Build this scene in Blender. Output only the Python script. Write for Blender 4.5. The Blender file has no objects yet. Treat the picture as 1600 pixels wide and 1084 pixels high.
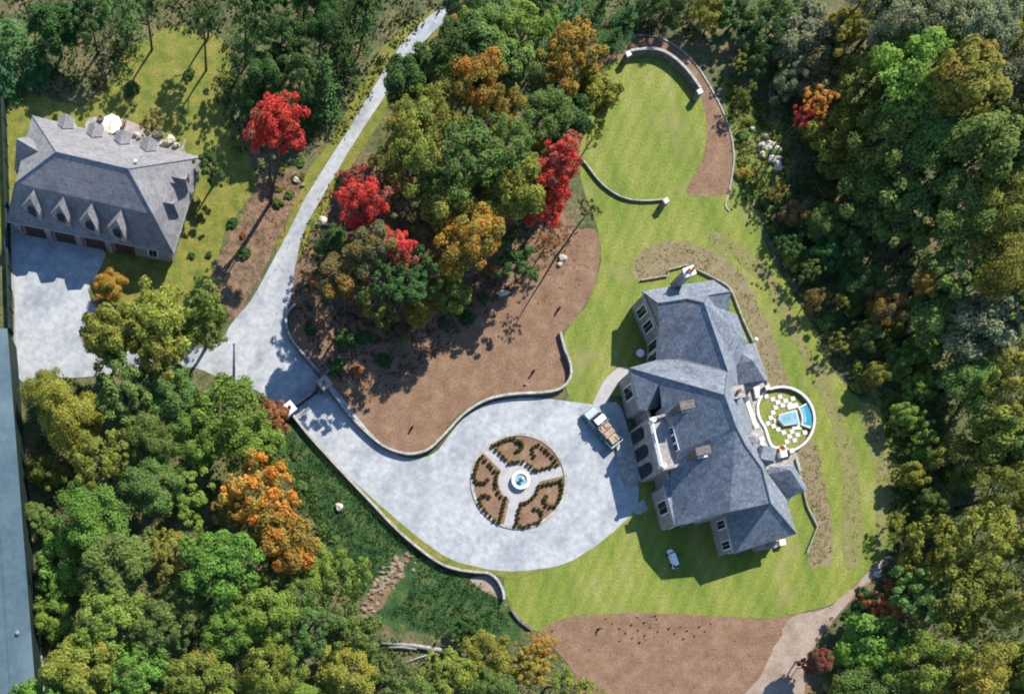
import bpy, bmesh, math, random
import numpy as np
from mathutils import Vector
from mathutils.geometry import tessellate_polygon

R = math.radians
sc = bpy.context.scene
COL = sc.collection

# ------------------------------------------------------------------ camera, sky, sun, exposure
CX, CY, H, S = 366.0, 1130.0, 130.0, 0.1      # foot of the camera (photo pixels), flight height, metres per pixel on the ground
cam_d = bpy.data.cameras.new('aerial_camera')
cam = bpy.data.objects.new('aerial_camera', cam_d)
COL.objects.link(cam)
cam.location = ((CX - 800) * S, -(CY - 542) * S, H)
cam.rotation_euler = (0, 0, 0)
cam_d.sensor_width = 36.0
cam_d.lens = 36.0 * (H / S) / 1600.0
cam_d.shift_x = (800 - CX) / 1600.0
cam_d.shift_y = (CY - 542) / 1600.0
cam_d.clip_start = 1.0
cam_d.clip_end = 3000.0
sc.camera = cam

SUN_EL, SUN_AZ = R(43), math.atan2(0.53, 0.85)
SD = Vector((math.sin(SUN_AZ) * math.cos(SUN_EL), math.cos(SUN_AZ) * math.cos(SUN_EL), math.sin(SUN_EL)))
w = bpy.data.worlds.new('World')
sc.world = w
w.use_nodes = True
nt = w.node_tree
nt.nodes.clear()
sky = nt.nodes.new('ShaderNodeTexSky')
sky.sky_type = 'NISHITA'
sky.sun_disc = False
sky.sun_elevation = SUN_EL
sky.sun_rotation = SUN_AZ
sky.dust_density = 0.0
sky.air_density = 1.2
sky.ozone_density = 6.0
bg = nt.nodes.new('ShaderNodeBackground')
bg.inputs['Strength'].default_value = 0.13
wo = nt.nodes.new('ShaderNodeOutputWorld')
nt.links.new(sky.outputs[0], bg.inputs[0])
nt.links.new(bg.outputs[0], wo.inputs[0])
sun_d = bpy.data.lights.new('sun', 'SUN')
sun_d.energy = 4.9
sun_d.angle = R(0.5)
sun_d.color = (1.0, 0.955, 0.87)
sun = bpy.data.objects.new('sun', sun_d)
COL.objects.link(sun)
sun.location = (60, 90, 120)
sun.rotation_euler = SD.to_track_quat('Z', 'Y').to_euler()
sc.view_settings.view_transform = 'Standard'
sc.view_settings.look = 'None'
sc.view_settings.exposure = 0.88
sc.view_settings.gamma = 1.0
sc.cycles.filter_width = 1.9
sc.cycles.max_bounces = 7
sc.cycles.diffuse_bounces = 4
sc.cycles.transparent_max_bounces = 4

rng = random.Random(11)
nrg = np.random.default_rng(11)


# ------------------------------------------------------------------ helpers
def P(px, py, h=0.0):
    """world point at height h that stands where the photo shows pixel (px, py)"""
    k = (H - h) / H
    return Vector(((CX - 800 + (px - CX) * k) * S, -((CY - 542) + (py - CY) * k) * S, h))


def G(v):
    """ground pixel under a world point"""
    return (v[0] / S + 800, 542 - v[1] / S)


def tag(o, label=None, cat=None, group=None, kind=None):
    if label: o['label'] = label
    if cat: o['category'] = cat
    if group: o['group'] = group
    if kind: o['kind'] = kind
    return o


def empty(name, loc, label=None, cat=None, group=None):
    o = bpy.data.objects.new(name, None)
    COL.objects.link(o)
    o.location = loc
    o.empty_display_size = 0.5
    return tag(o, label, cat, group)


class MB:
    def __init__(s):
        s.v, s.f = [], []

    def poly(s, pts):
        i = len(s.v)
        s.v += [tuple(p) for p in pts]
        s.f.append(list(range(i, i + len(pts))))
        return s

    def box(s, c, size, rz=0.0, top=1.0):
        x, y, z = size[0] / 2, size[1] / 2, size[2]
        ca, sa = math.cos(rz), math.sin(rz)
        i = len(s.v)
        for zz, k in ((0, 1.0), (z, top)):
            for a, b in ((-x, -y), (x, -y), (x, y), (-x, y)):
                a, b = a * k, b * k
                s.v.append((c[0] + a * ca - b * sa, c[1] + a * sa + b * ca, c[2] + zz))
        for q in ((3, 2, 1, 0), (4, 5, 6, 7), (0, 1, 5, 4), (1, 2, 6, 5), (2, 3, 7, 6), (3, 0, 4, 7)):
            s.f.append([i + t for t in q])
        return s

    def prism(s, pts, z0, z1):
        n = len(pts)
        i = len(s.v)
        area = sum(pts[k][0] * pts[(k + 1) % n][1] - pts[(k + 1) % n][0] * pts[k][1] for k in range(n))
        if area < 0: pts = pts[::-1]
        s.v += [(p[0], p[1], z0) for p in pts] + [(p[0], p[1], z1) for p in pts]
        for k in range(n):
            j = (k + 1) % n
            s.f.append([i + k, i + j, i + n + j, i + n + k])
        tri = tessellate_polygon([[Vector((p[0], p[1], 0)) for p in pts]])
        for t in tri:
            s.f.append([i + n + q for q in t])
            s.f.append([i + q for q in t][::-1])
        return s

    def tube(s, path, radii, n=6, cap=True):
        i0 = len(s.v)
        path = [Vector(p) for p in path]
        if not hasattr(radii, '__len__'): radii = [radii] * len(path)
        for k, p in enumerate(path):
            d = (path[min(k + 1, len(path) - 1)] - path[max(k - 1, 0)]).normalized()
            a = d.orthogonal().normalized() if abs(d.z) > 0.9 else d.cross(Vector((0, 0, 1))).normalized()
            b = d.cross(a)
            for q in range(n):
                t = 2 * math.pi * q / n
                s.v.append(tuple(p + radii[k] * (math.cos(t) * a + math.sin(t) * b)))
        for k in range(len(path) - 1):
            for q in range(n):
                r = (q + 1) % n
                s.f.append([i0 + k * n + q, i0 + k * n + r, i0 + (k + 1) * n + r, i0 + (k + 1) * n + q])
        if cap:
            s.f.append([i0 + q for q in range(n)][::-1])
            e = i0 + (len(path) - 1) * n
            s.f.append([e + q for q in range(n)])
        return s

    def lathe(s, c, prof, n=20):
        i0 = len(s.v)
        for r, z in prof:
            for q in range(n):
                t = 2 * math.pi * q / n
                s.v.append((c[0] + r * math.cos(t), c[1] + r * math.sin(t), c[2] + z))
        for k in range(len(prof) - 1):
            for q in range(n):
                r = (q + 1) % n
                s.f.append([i0 + k * n + q, i0 + k * n + r, i0 + (k + 1) * n + r, i0 + (k + 1) * n + q])
        s.f.append([i0 + q for q in range(n)][::-1])
        e = i0 + (len(prof) - 1) * n
        s.f.append([e + q for q in range(n)])
        return s

    def blob(s, c, r, seed, sq=0.7, jit=0.25, sub=2):
        """a rough stone"""
        bm = bmesh.new()
        bmesh.ops.create_icosphere(bm, subdivisions=sub, radius=1.0)
        rr = random.Random(seed)
        i0 = len(s.v)
        ph = [rr.uniform(0, 6.28) for _ in range(6)]
        for v in bm.verts:
            p = v.co
            k = 1 + jit * (math.sin(3 * p.x + ph[0]) * math.sin(3 * p.y + ph[1]) + 0.5 * math.sin(5 * p.z + ph[2] + 3 * p.x)) + rr.uniform(-.05, .05)
            s.v.append((c[0] + r * k * p.x, c[1] + r * k * p.y * (0.7 + 0.3 * math.sin(ph[3])), max(c[2] - 0.03, c[2] + r * sq * (k * p.z + 0.55))))
        for f in bm.faces:
            s.f.append([i0 + v.index for v in f.verts])
        bm.free()
        return s

    def build(s, name, m, parent=None, smooth=False, fix=True):
        me = bpy.data.meshes.new(name)
        vs = np.array(s.v, dtype=float)
        if parent is None:
            o0 = np.array([vs[:, 0].mean(), vs[:, 1].mean(), vs[:, 2].min()])
        else:
            o0 = np.array(world_loc(parent))
        me.from_pydata([tuple(v) for v in (vs - o0)], [], s.f)
        if fix:
            bm = bmesh.new()
            bm.from_mesh(me)
            bmesh.ops.recalc_face_normals(bm, faces=bm.faces)
            bm.to_mesh(me)
            bm.free()
        if smooth:
            for p in me.polygons: p.use_smooth = True
        me.materials.append(m)
        ob = bpy.data.objects.new(name, me)
        COL.objects.link(ob)
        if parent is None:
            ob.location = o0
        else:
            ob.parent = parent
        return ob


def world_loc(o):
    p = Vector(o.location)
    while o.parent:
        o = o.parent
        p = p + Vector(o.location)
    return p


def catmull(pts, closed=True, n=6):
    out = []
    N = len(pts)
    for i in range(N if closed else N - 1):
        if closed:
            a, b, c, d = pts[(i - 1) % N], pts[i], pts[(i + 1) % N], pts[(i + 2) % N]
        else:
            a, b, c, d = pts[max(i - 1, 0)], pts[i], pts[i + 1], pts[min(i + 2, N - 1)]
        for k in range(n):
            t = k / n
            q = []
            for j in range(len(b)):
                q.append(0.5 * (2 * b[j] + (c[j] - a[j]) * t + (2 * a[j] - 5 * b[j] + 4 * c[j] - d[j]) * t * t + (3 * b[j] - a[j] - 3 * c[j] + d[j]) * t ** 3))
            out.append(tuple(q))
    if not closed: out.append(tuple(pts[-1]))
    return out


def sheet(name, px, z, m, smooth=5, jit=0.0, kind='structure'):
    pts = catmull(px, True, smooth) if smooth else px
    rr = random.Random(len(name) * 7 + int(px[0][0]))
    w_ = []
    for x, y in pts:
        v = P(x, y)
        if jit:
            v.x += rr.gauss(0, jit); v.y += rr.gauss(0, jit)
        w_.append(Vector((v.x, v.y, z)))
    me = bpy.data.meshes.new(name)
    tri = tessellate_polygon([[Vector((p.x, p.y, 0)) for p in w_]])
    fs = []
    for t in tri:
        a, b, c = (w_[i] for i in t)
        fs.append(t if (b - a).cross(c - a).z > 0 else t[::-1])
    me.from_pydata([tuple(p) for p in w_], [], [list(f) for f in fs])
    me.materials.append(m)
    o = bpy.data.objects.new(name, me)
    COL.objects.link(o)
    o['kind'] = kind
    return o


def inside(px, py, poly):
    c = False
    j = len(poly) - 1
    for i in range(len(poly)):
        xi, yi = poly[i]
        xj, yj = poly[j]
        if (yi > py) != (yj > py) and px < (xj - xi) * (py - yi) / (yj - yi) + xi: c = not c
        j = i
    return c


def inset(pts, d):
    """pts 2D list (any orientation) moved inwards by d"""
    n = len(pts)
    area = sum(pts[k][0] * pts[(k + 1) % n][1] - pts[(k + 1) % n][0] * pts[k][1] for k in range(n))
    sg = 1 if area > 0 else -1
    out = []
    for k in range(n):
        a, b, c = Vector(pts[k - 1][:2]), Vector(pts[k][:2]), Vector(pts[(k + 1) % n][:2])
        e1, e2 = (b - a).normalized(), (c - b).normalized()
        n1, n2 = Vector((-e1.y, e1.x)) * sg, Vector((-e2.y, e2.x)) * sg
        m = (n1 + n2)
        if m.length < 1e-3: m = n1
        m.normalize()
        q = max(0.45, m.dot(n1))
        r = b + m * d / q
        out.append((r.x, r.y))
    return out


# ------------------------------------------------------------------ materials
def mat(name, cols, scale=1.0, rough=0.85, bump=0.0, bscale=8.0, detail=8.0, stretch=None, spec=0.25, fine=None, voro=None, rot=0.0, metal=0.0, wave=None, course=None, patch=None, pavers=None):
    """cols: list of (position, rgb) for a noise-driven ramp in metres; fine: (scale, amount) brightness grain; voro: (scale, amount) cell-to-cell change"""
    m = bpy.data.materials.new(name)
    m.use_nodes = True
    t = m.node_tree
    t.nodes.clear()
    N, L = t.nodes.new, t.links.new
    out = N('ShaderNodeOutputMaterial')
    b = N('ShaderNodeBsdfPrincipled')
    L(b.outputs[0], out.inputs[0])
    b.inputs['Roughness'].default_value = rough
    b.inputs['Specular IOR Level'].default_value = spec
    b.inputs['Metallic'].default_value = metal
    geo = N('ShaderNodeNewGeometry')
    vec = geo.outputs['Position']
    if stretch:
        mp = N('ShaderNodeMapping')
        mp.inputs['Rotation'].default_value = (0, 0, rot)
        L(vec, mp.inputs[0])
        mp2 = N('ShaderNodeMapping')
        mp2.inputs['Scale'].default_value = stretch
        L(mp.outputs[0], mp2.inputs[0])
        vec = mp2.outputs[0]
    nz = N('ShaderNodeTexNoise')
    nz.inputs['Scale'].default_value = scale
    nz.inputs['Detail'].default_value = detail
    nz.inputs['Roughness'].default_value = 0.62
    L(vec, nz.inputs['Vector'])
    ramp = N('ShaderNodeValToRGB')
    el = ramp.color_ramp.elements
    while len(el) < len(cols): el.new(0.5)
    for e, (p, c) in zip(el, cols):
        e.position = p
        e.color = (*c, 1)
    L(nz.outputs['Fac'], ramp.inputs[0])
    col = ramp.outputs[0]

    def modulate(fac_socket, amount, col):
        mr = N('ShaderNodeMapRange')
        mr.inputs['To Min'].default_value = 1 - amount
        mr.inputs['To Max'].default_value = 1 + amount
        L(fac_socket, mr.inputs['Value'])
        mx = N('ShaderNodeVectorMath')
        mx.operation = 'MULTIPLY'
        L(col, mx.inputs[0])
        L(mr.outputs[0], mx.inputs[1])
        return mx.outputs[0]
    if fine:
        n2 = N('ShaderNodeTexNoise')
        n2.inputs['Scale'].default_value = fine[0]
        n2.inputs['Detail'].default_value = 4
        L(geo.outputs['Position'], n2.inputs['Vector'])
        mr = N('ShaderNodeMapRange')
        mr.inputs['From Min'].default_value = 0.3
        mr.inputs['From Max'].default_value = 0.7
        L(n2.outputs['Fac'], mr.inputs['Value'])
        col = modulate(mr.outputs[0], fine[1], col)
    if voro:
        vo = N('ShaderNodeTexVoronoi')
        vo.inputs['Scale'].default_value = voro[0]
        L(vec, vo.inputs['Vector'])
        sep = N('ShaderNodeSeparateColor')
        L(vo.outputs['Color'], sep.inputs[0])
        col = modulate(sep.outputs[0], voro[1], col)
    if wave:      # mowing or driving streaks, bent by noise
        mpw = N('ShaderNodeMapping'); mpw.inputs['Rotation'].default_value = (0, 0, wave[2])
        L(geo.outputs['Position'], mpw.inputs[0])
        wv = N('ShaderNodeTexWave'); wv.inputs['Scale'].default_value = wave[0]; wv.inputs['Distortion'].default_value = 7.0
        wv.inputs['Detail'].default_value = 4.0; wv.inputs['Detail Scale'].default_value = .25
        L(mpw.outputs[0], wv.inputs['Vector'])
        col = modulate(wv.outputs['Fac'], wave[1], col)
    if pavers:    # laid blocks with dull joints: (block length, rotation, block-to-block change, joint depth)
        mpb = N('ShaderNodeMapping'); mpb.inputs['Rotation'].default_value = (0, 0, pavers[1])
        L(geo.outputs['Position'], mpb.inputs[0])
        br = N('ShaderNodeTexBrick'); br.inputs['Scale'].default_value = 1.0
        br.inputs['Brick Width'].default_value = pavers[0]; br.inputs['Row Height'].default_value = pavers[0] * .6
        br.inputs['Mortar Size'].default_value = .035; br.inputs['Mortar Smooth'].default_value = .4
        br.inputs['Color1'].default_value = (.5 - pavers[2],) * 3 + (1,); br.inputs['Color2'].default_value = (.5 + pavers[2],) * 3 + (1,)
        br.inputs['Mortar'].default_value = (.5 - pavers[3],) * 3 + (1,)
        L(mpb.outputs[0], br.inputs['Vector'])
        col = modulate(br.outputs['Color'], 1.0, col)
    if course:    # slate courses follow the height up the slope
        mpc = N('ShaderNodeMapping'); mpc.inputs['Scale'].default_value = (0, 0, 1)
        L(geo.outputs['Position'], mpc.inputs[0])
        wc = N('ShaderNodeTexWave'); wc.bands_direction = 'Z'; wc.inputs['Scale'].default_value = course[0]; wc.wave_profile = 'SAW'
        L(mpc.outputs[0], wc.inputs['Vector'])
        col = modulate(wc.outputs['Fac'], course[1], col)
    if patch:     # worn, thin or damp patches: (scale, colour, threshold)
        np_ = N('ShaderNodeTexNoise'); np_.inputs['Scale'].default_value = patch[0]; np_.inputs['Detail'].default_value = 6
        L(geo.outputs['Position'], np_.inputs['Vector'])
        mp_ = N('ShaderNodeMapRange'); mp_.inputs['From Min'].default_value = patch[2]; mp_.inputs['From Max'].default_value = patch[2] + .14; mp_.inputs['To Max'].default_value = .75
        L(np_.outputs['Fac'], mp_.inputs['Value'])
        mm = N('ShaderNodeMix'); mm.data_type = 'RGBA'
        L(mp_.outputs[0], mm.inputs['Factor']); L(col, mm.inputs[6]); mm.inputs[7].default_value = (*patch[1], 1)
        col = mm.outputs[2]
    L(col, b.inputs['Base Color'])
    if bump:
        n3 = N('ShaderNodeTexNoise')
        n3.inputs['Scale'].default_value = bscale
        n3.inputs['Detail'].default_value = 5
        L(geo.outputs['Position'], n3.inputs['Vector'])
        bp = N('ShaderNodeBump')
        bp.inputs['Strength'].default_value = bump
        bp.inputs['Distance'].default_value = 0.02
        L(n3.outputs['Fac'], bp.inputs['Height'])
        L(bp.outputs[0], b.inputs['Normal'])
    return m


def leaf_mat(name, trans=0.46):
    m = bpy.data.materials.new(name)
    m.use_nodes = True
    t = m.node_tree
    t.nodes.clear()
    N, L = t.nodes.new, t.links.new
    out = N('ShaderNodeOutputMaterial')
    oi = N('ShaderNodeObjectInfo')
    av = N('ShaderNodeAttribute'); av.attribute_name = 'leaf_tone'
    ac = N('ShaderNodeAttribute'); ac.attribute_name = 'clump_tone'
    one = N('ShaderNodeMath'); one.operation = 'SUBTRACT'
    one.inputs[0].default_value = 1.0
    L(oi.outputs['Alpha'], one.inputs[1])
    mr = N('ShaderNodeMapRange')
    L(ac.outputs['Fac'], mr.inputs['Value'])
    L(one.outputs[0], mr.inputs['From Min'])
    add = N('ShaderNodeMath'); add.operation = 'ADD'
    add.inputs[1].default_value = 0.25
    L(one.outputs[0], add.inputs[0])
    L(add.outputs[0], mr.inputs['From Max'])
    mr.inputs['To Max'].default_value = 0.75
    mix = N('ShaderNodeMix'); mix.data_type = 'RGBA'
    L(mr.outputs[0], mix.inputs['Factor'])
    L(oi.outputs['Color'], mix.inputs[6])
    a2 = N('ShaderNodeAttribute'); a2.attribute_type = 'OBJECT'; a2.attribute_name = 'turning_colour'
    L(a2.outputs['Color'], mix.inputs[7])
    tone = N('ShaderNodeMapRange')
    tone.inputs['To Min'].default_value = 0.5
    tone.inputs['To Max'].default_value = 1.5
    L(av.outputs['Fac'], tone.inputs['Value'])
    mul = N('ShaderNodeVectorMath'); mul.operation = 'MULTIPLY'
    L(mix.outputs[2], mul.inputs[0])
    L(tone.outputs[0], mul.inputs[1])
    b = N('ShaderNodeBsdfPrincipled')
    b.inputs['Roughness'].default_value = 0.7
    b.inputs['Specular IOR Level'].default_value = 0.1
    L(mul.outputs[0], b.inputs['Base Color'])
    tr = N('ShaderNodeBsdfTranslucent')
    L(mul.outputs[0], tr.inputs['Color'])
    ms = N('ShaderNodeMixShader')
    ms.inputs[0].default_value = trans
    L(b.outputs[0], ms.inputs[1])
    L(tr.outputs[0], ms.inputs[2])
    L(ms.outputs[0], out.inputs[0])
    return m


M = {}
M['forest_floor'] = mat('forest_floor', [(0.32, (.035, .045, .018)), (0.48, (.075, .085, .030)), (0.6, (.13, .10, .050)), (0.75, (.09, .115, .035))], 0.35, 0.95, 0.6, 4, fine=(2.5, .45))
M['lawn'] = mat('lawn', [(0.30, (.078, .122, .014)), (0.44, (.122, .155, .021)), (0.56, (.160, .177, .030)), (0.70, (.205, .195, .058))], 0.22, 0.9, 0.8, 6, stretch=(1.0, .30, 1), rot=R(-12), fine=(3.0, .26), wave=(.16, .07, R(24)), patch=(.13, (.20, .175, .07), .58))
M['rough_grass'] = mat('rough_grass', [(0.32, (.060, .120, .020)), (0.5, (.125, .155, .030)), (0.68, (.21, .175, .065))], 0.35, 0.95, 0.5, 4, fine=(3.0, .35))
M['verge'] = mat('verge_grass', [(0.32, (.065, .10, .014)), (0.5, (.135, .14, .022)), (0.68, (.20, .165, .040))], 0.5, 0.95, 0.4, 5, fine=(3.5, .3))
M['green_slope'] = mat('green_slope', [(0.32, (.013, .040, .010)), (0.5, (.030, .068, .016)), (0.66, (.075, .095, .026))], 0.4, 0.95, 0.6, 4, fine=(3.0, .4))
M['mulch'] = mat('mulch', [(0.30, (.130, .076, .044)), (0.5, (.172, .101, .060)), (0.70, (.220, .138, .088))], 0.45, 0.95, 0.8, 7, fine=(3.5, .28))
M['bed_floor'] = mat('bed_floor', [(0.32, (.135, .118, .048)), (0.5, (.180, .140, .075)), (0.68, (.205, .172, .085))], 0.6, 0.95, 0.5, 6, fine=(5.0, .3))
M['bed_faint'] = mat('faint_bed', [(0.32, (.125, .125, .038)), (0.5, (.160, .150, .048)), (0.68, (.185, .160, .072))], 0.7, 0.95, 0.5, 6, fine=(4.0, .25))
M['leaf_litter'] = mat('leaf_litter', [(0.32, (.05, .045, .022)), (0.48, (.135, .086, .05)), (0.62, (.20, .118, .07)), (0.75, (.12, .10, .035))], 0.7, 0.95, 0.5, 5, fine=(3.0, .4))
M['dirt'] = mat('dirt', [(0.32, (.20, .135, .10)), (0.5, (.255, .195, .15)), (0.68, (.30, .245, .20))], 0.4, 0.95, 0.5, 6, fine=(4.0, .2))
M['drive'] = mat('driveway_paving', [(0.28, (.195, .207, .220)), (0.42, (.262, .271, .279)), (0.52, (.310, .316, .319)), (0.68, (.345, .346, .343))], 0.22, 0.9, 0.12, 8, stretch=(1.0, .45, 1), rot=R(35), fine=(1.1, .14), voro=(.9, .05), pavers=(1.3, R(28), .028, .05), patch=(.35, (.19, .205, .225), .58))
M['ring_paving'] = mat('ring_paving', [(0.35, (.28, .265, .255)), (0.6, (.35, .33, .32))], 0.8, 0.9, 0.1, 8, fine=(3.0, .06))
M['stone_cap'] = mat('pale_stone_coping', [(0.30, (.19, .175, .145)), (0.45, (.27, .25, .215)), (0.6, (.34, .32, .285))], 1.3, 0.85, 0.4, 8, fine=(4.0, .22), voro=(1.8, .16))
M['stone_wall'] = mat('grey_wall_stone', [(0.35, (.09, .085, .072)), (0.6, (.17, .155, .135))], 1.2, 0.9, 0.4, 5, voro=(2.5, .3))
M['house_stone'] = mat('house_stone', [(0.35, (.22, .20, .185)), (0.6, (.31, .28, .265))], 0.8, 0.9, 0.2, 6, voro=(2.2, .14))
M['white_trim'] = mat('white_painted_trim', [(0.35, (.70, .68, .64)), (0.6, (.76, .75, .72))], 1.0, 0.6, fine=(4, .05))
M['white_stone'] = mat('white_garden_stone', [(0.35, (.40, .385, .35)), (0.6, (.52, .505, .47))], 1.2, 0.8, 0.3, 8, fine=(4, .12))
M['slate'] = mat('blue_grey_slate', [(0.30, (.095, .118, .145)), (0.46, (.132, .152, .178)), (0.58, (.162, .174, .192)), (0.72, (.200, .202, .208))], 0.9, 0.7, 0.5, 6, fine=(3.5, .22), voro=(2.2, .22), spec=0.3, course=(1.0, .10), patch=(.3, (.115, .135, .155), .60))
M['garage_slate'] = mat('grey_garage_slate', [(0.34, (.145, .140, .142)), (0.5, (.180, .170, .170)), (0.66, (.210, .200, .198))], 0.5, 0.75, 0.5, 6, fine=(3.0, .16), voro=(2.2, .14), course=(1.0, .08))
M['ridge'] = mat('ridge_slate', [(0.35, (.10, .12, .145)), (0.6, (.15, .165, .185))], 1.5, 0.7, fine=(4, .2))
M['brick'] = mat('weathered_chimney_brick', [(0.35, (.085, .072, .066)), (0.6, (.15, .125, .112))], 1.5, 0.9, 0.3, 9, voro=(5, .2))
M['stone_grey'] = mat('chimney_grey_stone', [(0.35, (.22, .20, .19)), (0.6, (.32, .29, .27))], 1.5, 0.9, 0.3, 7, voro=(3, .2))
M['terracotta'] = mat('terracotta', [(0.35, (.36, .13, .06)), (0.6, (.50, .24, .12))], 2.0, 0.8)
M['glass'] = mat('dark_window_glass', [(0.4, (.012, .018, .022)), (0.6, (.022, .032, .038))], 1.0, 0.08, spec=0.5)
M['dark_opening'] = mat('dark_timber', [(0.4, (.02, .018, .016)), (0.6, (.04, .035, .03))], 1.0, 0.7)
M['door_timber'] = mat('brown_door_timber', [(0.4, (.06, .035, .022)), (0.6, (.10, .06, .04))], 3.0, 0.6)
M['iron'] = mat('dark_iron', [(0.4, (.018, .020, .024)), (0.6, (.03, .032, .036))], 2.0, 0.5)
M['pole'] = mat('weathered_pole', [(0.4, (.20, .18, .175)), (0.6, (.28, .255, .25))], 2.0, 0.8)
M['bark'] = mat('bark', [(0.35, (.035, .028, .022)), (0.6, (.085, .070, .056))], 2.5, 0.95, 0.5, 9)
M['pale_wood'] = mat('bleached_wood', [(0.35, (.19, .17, .155)), (0.6, (.29, .265, .245))], 1.5, 0.9, 0.3, 9)
M['rock'] = mat('pale_rock', [(0.35, (.34, .29, .22)), (0.6, (.52, .47, .38))], 1.5, 0.9, 0.4, 7)
M['rubble'] = mat('brown_rubble_rock', [(0.35, (.13, .09, .055)), (0.6, (.25, .19, .13))], 1.2, 0.9, 0.4, 7)
M['water'] = mat('pool_water', [(0.35, (.015, .17, .25)), (0.6, (.03, .25, .33))], 0.8, 0.05, 0.1, 5, spec=0.6)
M['spa_water'] = mat('spa_water', [(0.35, (.12, .27, .33)), (0.6, (.20, .38, .43))], 1.5, 0.05, 0.15, 8, spec=0.6)
M['metal_roof'] = mat('blue_grey_metal_roof', [(0.35, (.052, .088, .106)), (0.6, (.078, .118, .135))], 0.12, 0.45, 0.08, 2, fine=(1.2, .12), spec=0.4, patch=(.12, (.10, .15, .165), .52))
M['dark_green_paint'] = mat('dark_green_paint', [(0.35, (.006, .016, .012)), (0.6, (.012, .026, .020))], 0.8, 0.8)
M['white_metal'] = mat('white_vehicle_paint', [(0.35, (.66, .68, .70)), (0.6, (.74, .75, .76))], 1.0, 0.3, spec=0.5)
M['cab_paint'] = mat('blue_grey_cab_paint', [(0.35, (.10, .17, .20)), (0.6, (.15, .23, .26))], 1.0, 0.3, spec=0.5)
M['blue_metal'] = mat('teal_vehicle_paint', [(0.35, (.02, .10, .13)), (0.6, (.03, .14, .18))], 1.0, 0.3, spec=0.5)
M['steel'] = mat('grey_steel', [(0.35, (.12, .14, .15)), (0.6, (.20, .22, .23))], 2.0, 0.5, spec=0.5)
M['rubber'] = mat('black_rubber', [(0.4, (.012, .012, .013)), (0.6, (.022, .022, .022))], 4.0, 0.8)
M['tan_crate'] = mat('tan_timber_crate', [(0.35, (.26, .17, .11)), (0.6, (.42, .31, .22))], 2.0, 0.85, fine=(5, .2))
M['canvas'] = mat('cream_canvas', [(0.35, (.66, .60, .48)), (0.6, (.74, .69, .58))], 1.0, 0.9)
M['wicker'] = mat('brown_wicker', [(0.35, (.14, .08, .05)), (0.6, (.24, .15, .10))], 3.0, 0.85)
M['patio'] = mat('patio_stone', [(0.35, (.24, .20, .18)), (0.6, (.33, .28, .25))], 1.0, 0.9, 0.2, 6, voro=(1.4, .15))
M['leaf'] = leaf_mat('broadleaf_leaves')
M['needle'] = leaf_mat('conifer_needles', 0.15)

# ------------------------------------------------------------------ the ground
def big_ground():
    bm = bmesh.new()
    bmesh.ops.create_grid(bm, x_segments=60, y_segments=60, size=600)
    me = bpy.data.meshes.new('forest_floor')
    bm.to_mesh(me); bm.free()
    me.materials.append(M['forest_floor'])
    o = bpy.data.objects.new('forest_floor', me)
    COL.objects.link(o)
    o['kind'] = 'structure'
big_ground()

LAWN = [(945, 98), (985, 84), (1035, 86), (1070, 110), (1098, 160), (1106, 215), (1095, 262), (1075, 300), (1135, 303), (1160, 310), (1180, 335), (1197, 385), (1218, 425), (1246, 470),
        (1275, 520), (1298, 572), (1340, 622), (1375, 640), (1388, 690), (1396, 760), (1388, 820), (1366, 872), (1342, 905), (1308, 938), (1262, 954), (1200, 965), (1100, 963), (1000, 957),
        (930, 960), (880, 968), (845, 985), (815, 974), (797, 945), (788, 905), (820, 880), (880, 860), (930, 830), (975, 790), (985, 760), (1010, 700), (990, 640), (960, 618), (905, 636),
        (892, 625), (884, 600), (888, 560), (880, 530), (892, 505), (915, 478), (935, 430), (938, 390), (930, 345), (912, 300), (905, 240), (925, 150)]
sheet('lawn', LAWN, 0.020, M['lawn'], 5, .05)
sheet('rough_grass', [(1125, 120), (1150, 135), (1190, 160), (1225, 200), (1240, 250), (1225, 300), (1200, 340), (1175, 340), (1160, 312), (1136, 306), (1146, 290), (1148, 240), (1138, 190)], 0.012, M['rough_grass'], 5, .2)
sheet('east_bank_grass', [(1370, 615), (1420, 625), (1440, 680), (1435, 760), (1405, 830), (1380, 880), (1350, 900), (1380, 830), (1394, 760), (1386, 690)], 0.010, M['rough_grass'], 5, .2)
sheet('clearing_grass', [(0, 160), (60, 150), (130, 165), (165, 130), (200, 75), (260, 45), (345, 60), (360, 120), (350, 170), (390, 240), (395, 300), (350, 370), (330, 440), (300, 480), (220, 480), (150, 460), (60, 380), (0, 380)], 0.010, M['verge'], 5, .2)
sheet('road_verge', [(690, 10), (640, 35), (600, 75), (560, 140), (520, 215), (480, 270), (455, 330), (430, 400), (470, 400), (490, 360), (520, 310), (560, 245), (600, 180), (645, 110), (690, 50), (720, 15)], 0.011, M['verge'], 5, .15)
sheet('leaf_litter_bank', [(420, 260), (470, 275), (455, 330), (430, 380), (395, 450), (365, 500), (345, 480), (330, 440), (355, 380), (390, 320)], 0.013, M['leaf_litter'], 5, .2)
sheet('grove_floor', [(470, 330), (560, 250), (660, 240), (780, 300), (880, 330), (910, 370), (905, 410), (850, 440), (780, 470), (640, 600), (560, 640), (460, 500), (455, 440)], 0.010, M['leaf_litter'], 5, .2)
MULCH_C = [(452, 492), (460, 530), (500, 585), (545, 640), (590, 688), (632, 706), (664, 703), (688, 680), (714, 650), (758, 622), (830, 613), (870, 608), (888, 588), (886, 552), (878, 520), (900, 496), (928, 450),
           (937, 390), (930, 360), (905, 362), (880, 395), (850, 420), (780, 450), (720, 480), (600, 520), (520, 500), (480, 480)]
sheet('mulch_bed', MULCH_C, 0.024, M['mulch'], 5, .06)
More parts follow.
